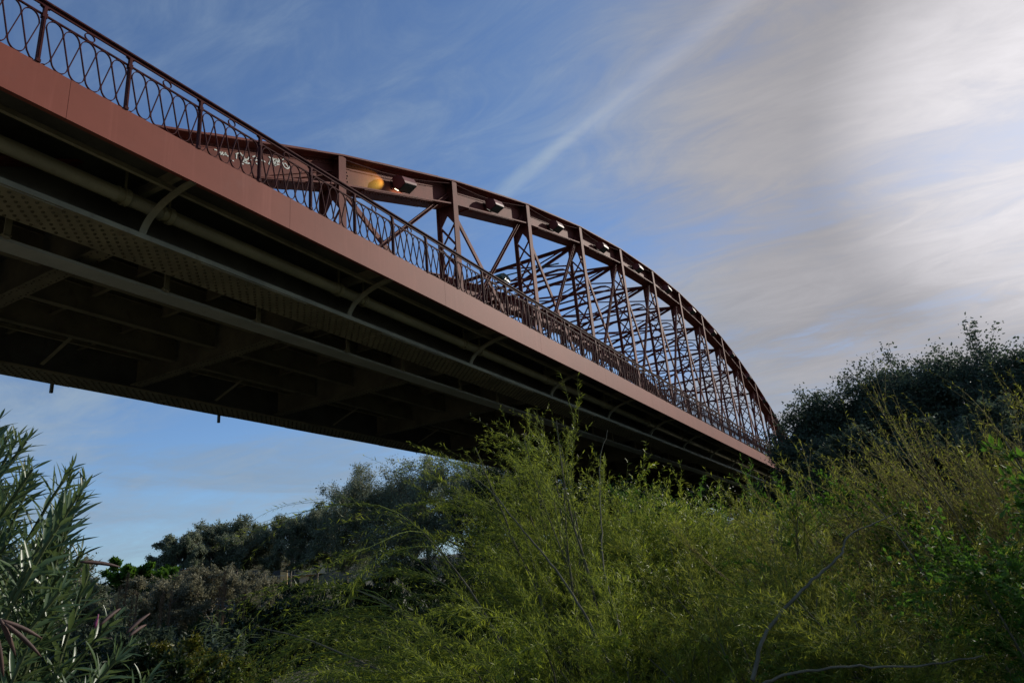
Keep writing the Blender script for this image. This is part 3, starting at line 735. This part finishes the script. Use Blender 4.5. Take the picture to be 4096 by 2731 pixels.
def tree(name, label, loc, H, Wd, seed, lm='l_silver', nl=34, leaf=.16, trunk=.3, clear=.25, bark='bark', group=None, cat='tree', nlimb=9, aspect=.9, lshape=.55, up=.9):
    rng = np.random.default_rng(seed)
    e = empty(name, loc); tag(e, label, cat, group)
    k = 9; T = grow(rng, np.zeros((1, 3)), np.array([[rng.normal(0, .06), rng.normal(0, .06), 1.]]), np.array([H*.82]), k, 0, .05)
    tr = .016*H+.04
    p, t = along(rng, T, nlimb, clear, .98, True)
    ang = np.arange(len(p))*2.4+rng.uniform(0, 6); hfrac = np.linspace(clear, .98, len(p))
    elev = rng.uniform(.25, .75, len(p))*up + (hfrac-.5)*.6
    D = np.stack([np.cos(ang)*np.cos(elev), np.sin(ang)*np.cos(elev), np.sin(elev)], 1)
    prof = np.sin(np.pi*np.clip((hfrac-clear)/(1.15-clear)*.82+.22, 0, 1))
    L1 = Wd*.5*prof*rng.uniform(.75, 1.15, len(p))+.04*H
    A = grow(rng, p, D, L1, 8, -.03, .10)
    p2, t2 = along(rng, A, 7, .3, 1); p2b, t2b = along(rng, T, 8, .75, 1); p2 = np.concatenate([p2, p2b]); t2 = np.concatenate([t2, t2b])
    D2 = t2*.6+unit(rng.normal(0, 1, p2.shape)+np.array([0, 0, .35]))
    B = grow(rng, p2, D2, H*.17*rng.uniform(.4, 1.3, len(p2)), 6, -.02, .12)
    p3, t3 = along(rng, B, 6, .25, 1); D3 = t3*.5+unit(rng.normal(0, 1, p3.shape)+np.array([0, 0, .2]))
    C = grow(rng, p3, D3, H*.095*rng.uniform(.4, 1.4, len(p3)), 4, 0, .15)
    hs = H/np.percentile(C[..., 2], 99.2); T[..., 2] *= hs; A[..., 2] *= hs; B[..., 2] *= hs; C[..., 2] *= hs
    V_, F_ = join([tubes(T, tr, tr*.25, 8), tubes(A, tr*.42, tr*.1, 5), tubes(B, tr*.12, tr*.04, 3), tubes(C, tr*.045, tr*.02, 3)])
    npmesh('trunk', V_, [F_], m=M[bark], parent=e, smooth=True)
    P_, T_ = along(rng, C, nl, .1, 1.05); n = len(P_)
    P_ = P_ + rng.normal(0, H*.017, (n, 3))
    D_ = unit(T_*.5+rng.normal(0, .8, (n, 3))+np.array([0, 0, -.1])); N_ = unit(rng.normal(0, 1, (n, 3))+np.array([0, 0, .5]))
    sz = rng.uniform(.6, 1.2, n)*leaf
    V_, F_ = leaves(P_, D_, N_, sz, sz*lshape, .1, .08)
    npmesh('crown', V_, [F_], tint=np.repeat(rng.random(n)**1.3, 5), m=M[lm], parent=e)
    return e
def clone(e, loc, rz, s, label, group=None):
    r = e.copy(); COL.objects.link(r); r.location = loc; r.rotation_euler = (0, 0, rz); r.scale = (s[0], s[0], s[1]) if isinstance(s, tuple) else (s, s, s); r['label'] = label
    if group: r['group'] = group
    for c in e.children: q = c.copy(); COL.objects.link(q); q.parent = r
    return r
def gdir(px_, py_, dist): return dirpx(px_, py_)*dist
def htop(az, el, d):   # height a plant needs for its top to stand at elevation el
    return d*math.tan(R(el)) - float(gz(math.sin(R(az))*d, math.cos(R(az))*d))

# -- near shrubs -----------------------------------------------------
LW = (-.86, -.5, 0)     # the side the wind pushes shoots to
willow('willow_shrub', 'tall willow shrub with wispy leafless shoot tips reaching up in front of the bridge underside', 'shrub', azp(-24.3, 8.3), 3.62, n1=16, n2=12, n3=6, lean=(-.14, -.09, .8), spread=.22, droop=.05, d3=.05, seed=3, wind=(-.012, -.007, 0), den=24, L2=.29, L3=.18,
       extra=[([tuple(gdir(2470, 2720, 6.0)), tuple(gdir(2330, 2440, 6.3)), tuple(gdir(2200, 2250, 6.6)), tuple(gdir(2060, 2080, 7.0)), tuple(gdir(1960, 1960, 7.4)), tuple(gdir(1860, 1890, 7.6))], .012, .003),
              ([tuple(gdir(2520, 2740, 6.0)), tuple(gdir(2480, 2520, 6.3)), tuple(gdir(2420, 2300, 6.7)), tuple(gdir(2405, 2100, 7.2)), tuple(gdir(2400, 1850, 7.7)), tuple(gdir(2430, 1720, 7.9))], .010, .003)])
willow('willow_shrub', 'arching willow shrub with feathery branches drooping left, beside the tall wispy willow', 'shrub', azp(-30.2, 7.4), 2.45, n1=12, n2=11, n3=6, lean=(-.25, -.15, .0), spread=.5, droop=.12, d3=.10, seed=5, wind=(-.055, -.03, 0), den=26, L2=.55, L3=.30)
willow('willow_shrub', 'low willow shrub with leafy wands sweeping down left at the bottom edge', 'shrub', azp(-28.5, 6.2), 1.5, n1=11, n2=10, n3=7, lean=(-.3, -.2, .1), spread=.5, droop=.06, d3=.10, seed=6, wind=(-.05, -.03, 0), den=28, L2=.6, L3=.34)
willow('willow_shrub', 'dense willow shrub under the tall wispy willow, bottom centre', 'shrub', azp(-29.5, 6.6), 1.75, n1=12, n2=10, n3=6, spread=.8, droop=.06, d3=.10, seed=7, wind=(-.03, -.02, 0), den=26, L2=.55, L3=.34)
willow('willow_shrub', 'bright green willow shrub in front of the far bridge end', 'shrub', azp(-18.5, 8.8), 2.62, n1=15, n2=11, n3=6, lean=(-.08, 0, .1), spread=.55, droop=.03, d3=.05, seed=8, lm='l_willow', den=26, L2=.34, L3=.22)
willow('willow_shrub', 'yellowish willow shrub right of centre with upright shoots', 'shrub', azp(-12.0, 8.6), 2.55, n1=15, n2=11, n3=6, lean=(-.1, -.0, .2), spread=.5, droop=.03, d3=.04, seed=9, lm='l_willowY', den=24, L2=.34, L3=.22,
       extra=[([tuple(gdir(3010, 2720, 5.6)), tuple(gdir(3070, 2520, 5.8)), tuple(gdir(3230, 2340, 6.1)), tuple(gdir(3360, 2220, 6.4)), tuple(gdir(3400, 2140, 6.6)), tuple(gdir(3590, 2050, 7.0))], .016, .004)])
willow('willow_shrub', 'leafy willow shrub with light green upright wands at the bottom, right of centre', 'shrub', azp(-20.0, 6.6), 1.85, n1=14, n2=10, n3=6, lean=(-.1, 0, .2), spread=.6, droop=.03, d3=.05, seed=10, lm='l_willow', den=26, L2=.45, L3=.28)
willow('willow_shrub', 'willow shrub crossed by a thick bare curved branch, lower right', 'shrub', azp(-11.0, 6.2), 1.75, n1=14, n2=10, n3=6, lean=(-.15, 0, .1), spread=.7, droop=.04, d3=.06, seed=11, lm='l_willowY', den=26, L2=.5, L3=.3)
willow('broom_willow', 'tallest broom willow with long brownish rods leaning left before the dark poplars', 'shrub', azp(5.5, 9.2), 3.3, n1=46, n2=7, n3=5, q2=.20, q3=.16, bden=22, lean=(-.42, -.12, .2), spread=.34, droop=-.01, d3=-.02, seed=12, lm='l_willowY', bare=.30, den=14, leafL=.05, leafW=.008, L2=.36, L3=.18, rootr=.9, r1=.007, twig='twig')
willow('broom_willow', 'shorter broom like willow with leaning rods, left of the taller broom willow', 'shrub', azp(-1.5, 9.2), 2.88, n1=44, n2=7, n3=5, q2=.20, q3=.16, bden=22, lean=(-.40, -.12, .2), spread=.34, droop=-.01, d3=-.02, seed=13, lm='l_willowY', bare=.30, den=14, leafL=.05, leafW=.008, L2=.34, L3=.18, rootr=.8, r1=.007, twig='twig')
willow('broom_willow', 'broom like willow at the right edge of the photo with reddish rods', 'shrub', azp(11.5, 9.0), 3.05, n1=40, n2=7, n3=5, q2=.20, q3=.16, bden=22, lean=(-.44, -.12, .2), spread=.34, droop=-.01, d3=-.02, seed=14, lm='l_willowY', bare=.30, den=14, leafL=.05, leafW=.008, L2=.34, L3=.18, rootr=.8, r1=.007, twig='twig')
willow('willow_shrub', 'fine leaved willow shrub below the broom willows, right side', 'shrub', azp(-3.5, 6.6), 1.95, n1=14, n2=10, n3=6, lean=(-.25, -.05, .1), spread=.6, droop=.03, d3=.05, seed=15, lm='l_willowY', den=24, L2=.45, L3=.28,
       extra=[([tuple(gdir(3020, 2740, 5.2)), tuple(gdir(3180, 2690, 5.2)), tuple(gdir(3400, 2665, 5.2)), tuple(gdir(3700, 2660, 5.2)), tuple(gdir(3930, 2620, 5.2))], .009, .004)])
willow('poplar_sapling', 'dark round leaved poplar sapling in the lower right corner', 'shrub', azp(4.5, 6.4), 1.9, n1=14, n2=10, n3=8, lean=(-.1, 0, .2), spread=.6, droop=.02, d3=.03, seed=16, lm='l_green', den=12, leafL=.042, leafW=.030, L2=.42, L3=.25)
willow('poplar_sapling', 'green round leaved poplar sapling among the leaning rods, right side', 'shrub', azp(1.8, 8.0), 2.5, n1=5, n2=9, n3=8, lean=(-.1, 0, .4), spread=.3, droop=.02, d3=.03, seed=17, lm='l_green', den=12, leafL=.045, leafW=.032, L2=.28, L3=.16)
willow('willow_shrub', 'deep green willow shrub standing behind the front row under the bridge', 'shrub', azp(-23.0, 11.5), 2.9, n1=22, n2=11, n3=8, spread=.8, droop=.04, d3=.05, seed=18, lm='l_willow', den=20, leafL=.075, leafW=.013, L2=.36, L3=.24)
willow('willow_shrub', 'green willow shrub behind the yellowish one, below the end of the railing', 'shrub', azp(-14.0, 12.0), 2.95, n1=22, n2=11, n3=8, spread=.8, droop=.04, d3=.05, seed=19, lm='l_green', den=20, leafL=.075, leafW=.014, L2=.36, L3=.24)
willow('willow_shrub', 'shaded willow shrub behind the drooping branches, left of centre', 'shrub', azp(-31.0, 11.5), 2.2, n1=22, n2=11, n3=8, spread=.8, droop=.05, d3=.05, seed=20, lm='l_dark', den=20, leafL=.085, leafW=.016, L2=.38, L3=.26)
willow('leafy_sucker', 'young shoot with fresh green leaves poking up beside the end of the railing', 'shrub', azp(-9.6, 8.4), 2.72, n1=2, n2=8, n3=4, lean=(-.02, 0, .8), spread=.1, droop=.05, d3=.05, seed=21, lm='l_green', den=12, leafL=.06, leafW=.02, L2=.16, L3=.10)

willow('willow_shrub', 'dense green willow shrub in the second row below the middle of the bridge', 'shrub', azp(-19.0, 10.5), 2.8, n1=22, n2=12, n3=8, spread=.7, droop=.03, d3=.05, seed=24, lm='l_willow', den=22, leafL=.07, leafW=.012, L2=.34, L3=.22)
willow('willow_shrub', 'dense green willow shrub in the second row behind the tall wispy willow', 'shrub', azp(-28.0, 10.5), 2.25, n1=22, n2=12, n3=8, spread=.7, droop=.04, d3=.05, seed=25, lm='l_willow', den=22, leafL=.07, leafW=.012, L2=.34, L3=.22)

# -- middle distance ---------------------------------------------------
def bush(name, label, az, el, d, Wd, seed, lm, leaf=.10, nl=40, nlimb=12, lshape=.5, clear=.04, group=None, cat='bush', up=.9):
    return tree(name, label, azp(az, d), htop(az, el, d)*1.02, Wd, seed, lm, nl=nl, leaf=leaf, clear=clear, nlimb=nlimb, lshape=lshape, group=group, cat=cat, up=up)
bush('leafy_bush', 'dull green bush below the grey shrubs, right of the oleander', -54.5, -.2, 15, 3.6, 31, 'l_poplar', .09, 60)
bush('leafy_bush', 'yellow flecked bush at the bottom, right of the oleander', -52.2, -1.6, 12, 2.6, 32, 'l_yellow', .06, 60)
bush('leafy_bush', 'dark green bush low between the oleander and the drooping willow', -57.0, -2.0, 10, 2.4, 33, 'l_dark', .06, 60)
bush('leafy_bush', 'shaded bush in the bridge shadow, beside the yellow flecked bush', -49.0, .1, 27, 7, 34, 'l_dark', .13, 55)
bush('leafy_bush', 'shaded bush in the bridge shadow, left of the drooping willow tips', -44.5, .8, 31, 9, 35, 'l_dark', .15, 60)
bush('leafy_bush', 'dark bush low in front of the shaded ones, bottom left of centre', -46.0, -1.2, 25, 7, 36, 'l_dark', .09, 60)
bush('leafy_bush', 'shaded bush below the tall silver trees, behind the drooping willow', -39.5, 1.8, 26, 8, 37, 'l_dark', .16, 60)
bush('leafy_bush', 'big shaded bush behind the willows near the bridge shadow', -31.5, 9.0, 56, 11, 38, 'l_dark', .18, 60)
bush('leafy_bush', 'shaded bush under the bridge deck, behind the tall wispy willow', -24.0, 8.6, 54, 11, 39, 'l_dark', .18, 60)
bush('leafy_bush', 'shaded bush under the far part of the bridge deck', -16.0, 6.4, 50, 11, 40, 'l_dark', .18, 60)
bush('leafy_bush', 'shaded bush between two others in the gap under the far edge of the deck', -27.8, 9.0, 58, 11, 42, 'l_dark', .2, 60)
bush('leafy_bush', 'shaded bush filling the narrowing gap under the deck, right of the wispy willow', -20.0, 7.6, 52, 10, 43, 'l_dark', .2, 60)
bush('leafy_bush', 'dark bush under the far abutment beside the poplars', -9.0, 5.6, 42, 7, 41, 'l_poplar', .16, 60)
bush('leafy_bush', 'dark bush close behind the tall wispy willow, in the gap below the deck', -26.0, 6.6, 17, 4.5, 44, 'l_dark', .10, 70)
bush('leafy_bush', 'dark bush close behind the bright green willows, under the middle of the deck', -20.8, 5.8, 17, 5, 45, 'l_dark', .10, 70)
gs = 'grey brown shrubs on the far bank'
for i, (az, el, d, wd, lm, lab) in enumerate([(-61.5, 4.6, 42, 6, 'l_grey', 'tall reddish grey shrub directly behind the oleander tips'),
        (-58.5, 2.9, 40, 5, 'l_silver', 'low silvery shrub just right of the oleander, below the green tree'),
        (-55.2, 2.6, 44, 7, 'l_grey', 'grey brown shrub at the foot of the green tree'),
        (-53.3, 2.8, 48, 6, 'l_grey', 'grey brown shrub left of the ochre wall, below the first silver tree'),
        (-51.5, 3.2, 46, 5.4, 'l_grey', 'round pale brown shrub in front of the grove, touching the ochre wall'),
        (-48.9, 2.6, 52, 5, 'l_grey', 'thin grey brown shrub in front of the ochre wall'),
        (-64.5, 5.2, 36, 6, 'l_silver', 'silvery shrub behind the oleander at the left edge')]):
    bush('grey_shrub', lab, az, el, d, wd, 50+i, lm, .15, 42, group=gs)

# -- far trees -----------------------------------------------------------
def ftree(label, az, el, d, Wd, seed, lm, leaf, nl=44, clear=.28, grp=None, nlimb=11, bark='bark', up=.9, name='silver_poplar'):
    return tree(name, label, azp(az, d), htop(az, el, d), Wd, seed, lm, nl=nl, leaf=leaf, clear=clear, nlimb=nlimb, lshape=.6, group=grp, bark=bark, up=up)
gg = 'silver poplars on the far bank'
A = [ (-53.4, 5.6, 78, 6.6, 'first silver poplar of the grove, at its left end above the grey shrubs'),
      (-51.6, 6.2, 80, 6.8, 'second silver poplar of the grove, above the round pale brown shrub'),
      (-49.7, 6.6, 82, 7.2, 'third silver poplar of the grove, with a broad rounded top and forked trunk'),
      (-47.9, 6.3, 84, 6.4, 'fourth silver poplar of the grove, right of the broad rounded one'),
      (-46.2, 6.6, 80, 6.6, 'fifth silver poplar of the grove, above the pale apartment building'),
      (-44.3, 7.3, 80, 7.4, 'sixth silver poplar of the grove, where the treetops start to climb'),
      (-42.3, 7.8, 76, 7.2, 'seventh silver poplar of the grove, left of the tall ones'),
      (-40.2, 9.5, 74, 6.6, 'tall silver poplar with a pointed top standing free against the sky'),
      (-38.1, 8.6, 72, 6.6, 'silver poplar in the dip between the two tallest ones'),
      (-36.0, 10.2, 70, 8.0, 'tallest silver poplar, its top just under the edge of the bridge'),
      (-33.4, 10.0, 68, 8.2, 'silver poplar whose top touches the underside of the bridge'),
      (-30.4, 9.4, 68, 8.0, 'silver poplar mostly hidden behind the tall wispy willow')]
for i, (az, el, d, wd, lab) in enumerate(A):
    ftree(lab, az, el*.99, d, wd*1.1, 70+i, 'l_silver', .17, 85, clear=.34, grp=gg)
ftree('small bright green round tree left of the grove', -56.7, 4.2, 68, 5.0, 90, 'l_green', .30, 30, clear=.2, name='green_tree')
ftree('small green tree peeping out between the round green tree and the grove', -54.4, 3.6, 74, 3.4, 91, 'l_green', .28, 24, clear=.2, name='green_tree')
ftree('sparse tree with reddish leaves rising behind the oleander', -60.2, 5.3, 55, 4.4, 92, 'l_grey', .16, 14, clear=.2, name='sparse_tree')
gp = 'dark poplars right of the bridge'
Bp = [(-6.4, 11.0, 44, 4.6, 'narrow dark poplar hiding the far end of the bridge arch'),
      (-6.6, 7.8, 41, 4.6, 'low dark poplar in front of the bridge railing end'),
      (-4.6, 9.8, 44, 6.2, 'dark poplar in the dip right of the one hiding the bridge end'),
      (-2.0, 10.4, 42, 6.5, 'dark poplar below the left shoulder of the big crown'),
      (1.6, 12.3, 44, 9.5, 'big dark poplar with the broadest rounded crown, right of the bridge'),
      (4.8, 12.0, 43, 7.5, 'dark poplar forming the right shoulder of the big crown'),
      (7.8, 11.0, 41, 7.5, 'dark poplar at the right edge of the photo'),
      (10.8, 10.1, 41, 7.5, 'dark poplar cut by the right edge of the photo'),
      (-.4, 11.3, 45, 7.0, 'dark poplar between the left shoulder and the top of the big crown'),
      (-2.5, 8.0, 34, 7.0, 'lower dark poplar behind the leaning broom willow'),
      (4.0, 8.5, 33, 8.0, 'lower dark poplar behind the tall broom willow')]
for i, (az, el, d, wd, lab) in enumerate(Bp):
    ftree(lab, az, el, d, wd, 110+i, 'l_poplar', .17, 75, clear=.08, grp=gp, nlimb=22, up=1.1, name='dark_poplar')

# -- undergrowth that nobody could count ------------------------------------
rng = np.random.default_rng(200)
n = 150000; az = rng.uniform(R(-70), R(20), n); dd = 9 + 75*rng.random(n)**1.6
X = np.sin(az)*dd; Y = np.cos(az)*dd
hN = .5+.5*np.sin(X*.9+np.sin(Y*.7)*2)*np.cos(Y*.8+np.cos(X*.6)*2)
Z = gz(X, Y) + rng.random(n)**.8*(.5+1.5*hN)*np.where(dd < 14, .7, 1)*np.where(X < -44, .35, 1)
keep = ~((X > -21.5) & (X < -8) & (Y > 85)) & ~((dd < 22) & (az < R(-40))); X, Y, Z, dd = X[keep], Y[keep], Z[keep], dd[keep]; n = len(X)
D_ = unit(np.stack([rng.normal(0, .5, n), rng.normal(0, .5, n), rng.uniform(.2, 1.2, n)], 1)); N_ = unit(rng.normal(0, 1, (n, 3))+np.array([0, 0, .6]))
sz = (.06+.0075*dd)*rng.uniform(.6, 1.3, n)
V_, F_ = leaves(np.stack([X, Y, Z], 1), D_, N_, sz, sz*.28, .1, .2)
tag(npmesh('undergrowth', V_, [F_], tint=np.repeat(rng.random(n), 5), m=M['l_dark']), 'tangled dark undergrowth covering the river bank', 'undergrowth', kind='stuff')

# -- giant reeds with plumes -------------------------------------------------
def reed(label, px_, ptop, d, nst, seed, plume=True):
    rng = np.random.default_rng(seed); v = gdir(px_, ptop, 1.0); az = math.degrees(math.atan2(v.x, v.y)); el = math.degrees(math.atan2(v.z, math.hypot(v.x, v.y)))
    loc = azp(az, d); H = htop(az, el, d); e = empty('giant_reed', loc); tag(e, label, 'reed', 'giant reeds on the river bank')
    Pn = np.stack([rng.normal(0, .25, nst), rng.normal(0, .25, nst), np.zeros(nst)], 1)
    Dn = np.stack([rng.normal(0, .07, nst), rng.normal(0, .07, nst), np.ones(nst)], 1)
    S = grow(rng, Pn, Dn, H*rng.uniform(.7, 1.0, nst), 8, 0, .02); V_, F_ = tubes(S, .013, .006, 5); npmesh('stem', V_, [F_], m=M['l_reed'], parent=e)
    P_, T_ = along(rng, S, 16, .35, .95, True); n = len(P_); s = unit(np.cross(T_, rng.normal(0, 1, (n, 3))))
    V_, F_ = leaves(P_, unit(T_*.6+s), unit(T_-s*.5), np.full(n, .5)*rng.uniform(.6, 1.1, n), np.full(n, .045), .15, .45, .4); npmesh('foliage', V_, [F_], tint=np.repeat(rng.random(n), 5), m=M['l_reed'], parent=e)
    if plume:
        top = S[:, -1]; PL = np.stack([top, top+np.array([0.02, 0, .45]), top+np.array([.06, 0, .85])], 1); P_, T_ = along(rng, PL, 160, 0, 1); n = len(P_)
        for k in range(nst):
            Pk, Tk = P_[k*160:(k+1)*160], T_[k*160:(k+1)*160]
            V_, F_ = leaves(Pk, unit(Tk+rng.normal(0, .35, (160, 3))), unit(rng.normal(0, 1, (160, 3))), np.full(160, .14), np.full(160, .012), .1, .1); npmesh('plume', V_, [F_], tint=np.repeat(rng.random(160), 5), m=M['plume'], parent=e)
reed('clump of giant reed with brown plumes right of the oleander', 575, 2420, 22, 4, 301)
reed('clump of giant reed with plumes below the grey brown shrubs', 650, 2440, 23, 3, 302)
reed('leafy giant reed beside the dark bush, in front of the ochre wall', 930, 2420, 21, 4, 303)
reed('short giant reed without plumes above the yellow flecked bush', 850, 2440, 18, 5, 304, False)

# -- houses glimpsed between the trunks ---------------------------------------
def house(name, label, az, d, w_, h, dep, m, floors, cols, rot):
    x, y, z = azp(az, d); e = empty(name, (x, y, z-1.5), rot); tag(e, label, 'building')
    mb = MB(); mb.box(-w_/2, w_/2, 0, dep, 0, h); mb.box(-w_/2-.2, w_/2+.2, -.2, dep+.2, h, h+.35)
    wl = mb.build('wall', m, e)
    mb = MB(); mb.box(-w_/2-.3, w_/2+.3, -.3, dep+.3, h+.35, h+.5); mb.build('roof', M['tile'], e)
    fh = h/floors; cw = w_/cols
    for f in range(floors):
        mb = MB(); mb.box(-w_/2+.3, w_/2-.3, -.9, -.002, f*fh+.45, f*fh+.58)
        for k in range(int(w_/.6)): mb.box(-w_/2+.4+k*.6, -w_/2+.44+k*.6, -.88, -.84, f*fh+.58, f*fh+1.3)
        mb.box(-w_/2+.3, w_/2-.3, -.9, -.84, f*fh+1.3, f*fh+1.36)
        mb.build('balcony', M['cream'], e)
        for c in range(cols):
            mb = MB(); xc = -w_/2+cw*(c+.5); mb.box(xc-.6, xc+.6, -.03, -.004, f*fh+.6, f*fh+2.4); mb.build('window', M['pane'], e)
house('apartment_building', 'pale yellow apartment building with balconies seen between the grove trunks', -45.2, 135, 22, 6.4, 10, M['cream'], 3, 8, R(48))
house('ochre_building', 'ochre walled building half hidden behind the grey brown shrubs', -50.2, 120, 16, 5.6, 9, M['ochre'], 2, 5, R(46))
# guard rail along the bank
e = empty('bank_railing', (0, 0, 0)); tag(e, 'thin grey guard rail along the top of the far bank below the grove', 'railing')
mb = MB(); mp = MB()
for k in range(16):
    p = azp(-52+k*.7, 66, 0); q = azp(-52+(k+1)*.7, 66, 0); mp.box(p[0]-.04, p[0]+.04, p[1]-.04, p[1]+.04, p[2]-.1, p[2]+1.0)
    mb.beam((p[0], p[1], p[2]+1.0), (q[0], q[1], q[2]+1.0), .06, .06); mb.beam((p[0], p[1], p[2]+.55), (q[0], q[1], q[2]+.55), .04, .04)
mb.build('rail', M['slat'], e); mp.build('post', M['slat'], e)

# -- oleander close to the camera ----------------------------------------------
def lance(P, D, N, L, Wd, bend):
    n = len(P); S = unit(np.cross(D, N)); N = unit(np.cross(S, D)); ts = np.array([0, .12, .32, .55, .8, 1.0]); ws = np.array([.10, .45, .92, 1.0, .62, .02])
    k = len(ts); V = np.empty((n, k, 3, 3))
    for i, (t, w_) in enumerate(zip(ts, ws)):
        c = P + D*(L*t)[:, None] - N*(bend*L*t*t)[:, None]; hw_ = (Wd*w_/2)[:, None]
        V[:, i, 0] = c - S*hw_ + N*hw_*.45; V[:, i, 1] = c; V[:, i, 2] = c + S*hw_ + N*hw_*.45
    b = np.arange(n)[:, None]*(k*3); F = []
    for i in range(k-1):
        for j in (0, 1): F.append(b + np.array([i*3+j, i*3+j+1, i*3+j+4, i*3+j+3]))
    return V.reshape(-1, 3), np.concatenate(F)
ol = empty('oleander', tuple(gdir(-500, 3600, 2.6))); ol.location.z = -1.85
tag(ol, 'oleander shrub with long narrow leaves and brown seed pods at the left edge', 'shrub')
rng = np.random.default_rng(400); o3 = np.array(ol.location)
edge = [(1655, 40), (1740, 150), (1850, 330), (1900, 385), (2000, 330), (2080, 300), (2180, 370), (2260, 400), (2350, 400), (2450, 500), (2560, 560), (2680, 640), (2800, 720), (2900, 760)]
ey = np.array([a for a, b in edge]); ex = np.array([b for a, b in edge])
tips = []
for yy, xx in edge: tips.append((xx-45, yy+25, rng.uniform(2.0, 2.5)))
for k in range(80):
    yy = rng.uniform(1700, 2950); xm = np.interp(yy, ey, ex); xx = xm-50-(xm+360)*rng.random()**1.5; tips.append((xx, yy+40, rng.uniform(1.9, 3.0)))
TP_ = np.array([list(gdir(a, b, c)) for a, b, c in tips]) - o3
n = len(TP_); rightv = np.array(rt); root = np.stack([rng.normal(0, .12, n), rng.normal(0, .12, n), np.zeros(n)], 1)
ctrl = root*.4 + TP_*.55 + np.stack([np.zeros(n), np.zeros(n), rng.uniform(.05, .42, n)], 1) - rightv*rng.uniform(0.05, .38, (n, 1))
t = np.linspace(0, 1, 16)[None, :, None]
PL = (1-t)**2*root[:, None]+2*t*(1-t)*ctrl[:, None]+t*t*TP_[:, None]
# bend the tips upward a little
V1 = tubes(PL, .011, .0035, 6); npmesh('stem', V1[0], [V1[1]], m=M['olstem'], parent=ol, smooth=True)
Pp = []; Tt = []; Sz = []; Ph = []
for i in range(n):
    ln = np.linalg.norm(np.diff(PL[i], axis=0), axis=1); cum = np.concatenate([[0], np.cumsum(ln)]); Lt = cum[-1]
    s = 0.0; node = 0
    while s < min(.55, Lt*.6):
        q = Lt-s; P_ = np.array([np.interp(q, cum, PL[i, :, c]) for c in range(3)]); P2_ = np.array([np.interp(max(q-.03, 0), cum, PL[i, :, c]) for c in range(3)]); tdir = unit(P_-P2_)
        for j in range(3 if s > .02 else 4):
            Pp.append(P_); Tt.append(tdir); Sz.append(min(1, .45+s*5)*rng.uniform(.8, 1.15)); Ph.append(node*1.05+j*2.094+rng.normal(0, .45)+i)
        s += rng.uniform(.018, .030) if s < .08 else rng.uniform(.034, .055); node += 1
Pp = np.array(Pp); Tt = np.array(Tt); Sz = np.array(Sz); Ph = np.array(Ph); m_ = len(Pp)
A_ = unit(np.cross(Tt, np.array([.3, .1, .95]))); B_ = np.cross(A_, Tt); S_ = A_*np.cos(Ph)[:, None]+B_*np.sin(Ph)[:, None]
op = rng.uniform(.6, 1.7, m_)*np.where(Sz < .8, .6, 1); D_ = unit(Tt + S_*op[:, None] + rng.normal(0, .14, (m_, 3)))
N_ = unit(Tt*.8 - S_*.8 + rng.normal(0, .15, (m_, 3)))
V_, F_ = lance(Pp, D_, N_, .098*Sz, .0140*Sz, rng.uniform(-.12, .30, m_))
npmesh('foliage', V_, [F_], tint=np.repeat(rng.random(m_), 18), m=M['l_oleander'], parent=ol, smooth=True)
pods = [((320, 2246), (480, 2266), 2.0), ((400, 2500), (482, 2432), 2.0), ((505, 2532), (600, 2452), 2.05), ((515, 2545), (585, 2497), 2.1), ((0, 2475), (62, 2620), 1.8), ((20, 2492), (165, 2625), 1.8), ((0, 2478), (168, 2552), 1.85), ((-20, 2520), (14, 2705), 1.7)]
for p, q, dd_ in pods:
    a = np.array(gdir(*p, dd_)); b = np.array(gdir(*q, dd_*1.02)); u_ = np.linspace(0, 1, 9); c = a[None]*(1-u_)[:, None]+b[None]*u_[:, None]+np.array([0, 0, .003])*np.sin(u_*np.pi)[:, None]-o3
    mb = MB(); mb.tube([tuple(x) for x in c], [.002, .0035, .0042, .0045, .0045, .0042, .0036, .0026, .001], 8); mb.build('seed_pod', M['pod'], ol, True)
fb = MB(); c = np.array(gdir(382, 2512, 2.0))-o3
fb.tube([tuple(c), tuple(c+np.array([.0, .0, .012])), tuple(c+np.array([.004, 0, .022])), tuple(c+np.array([.006, 0, .030]))], [.0015, .003, .002, .001], 8); fb.build('flower', M['petal'], ol, True)
# a few bright leaves of a branch entering at the right edge
willow('poplar_sapling', 'thin sapling with large bright leaves at the right edge, in front of the dark poplars', 'shrub', azp(8.2, 6.5), 2.72, n1=3, n2=9, n3=3, lean=(-.1, 0, .7), spread=.15, droop=.02, d3=.03, seed=23, lm='l_green', den=5, leafL=.085, leafW=.04, L2=.14, L3=.08)
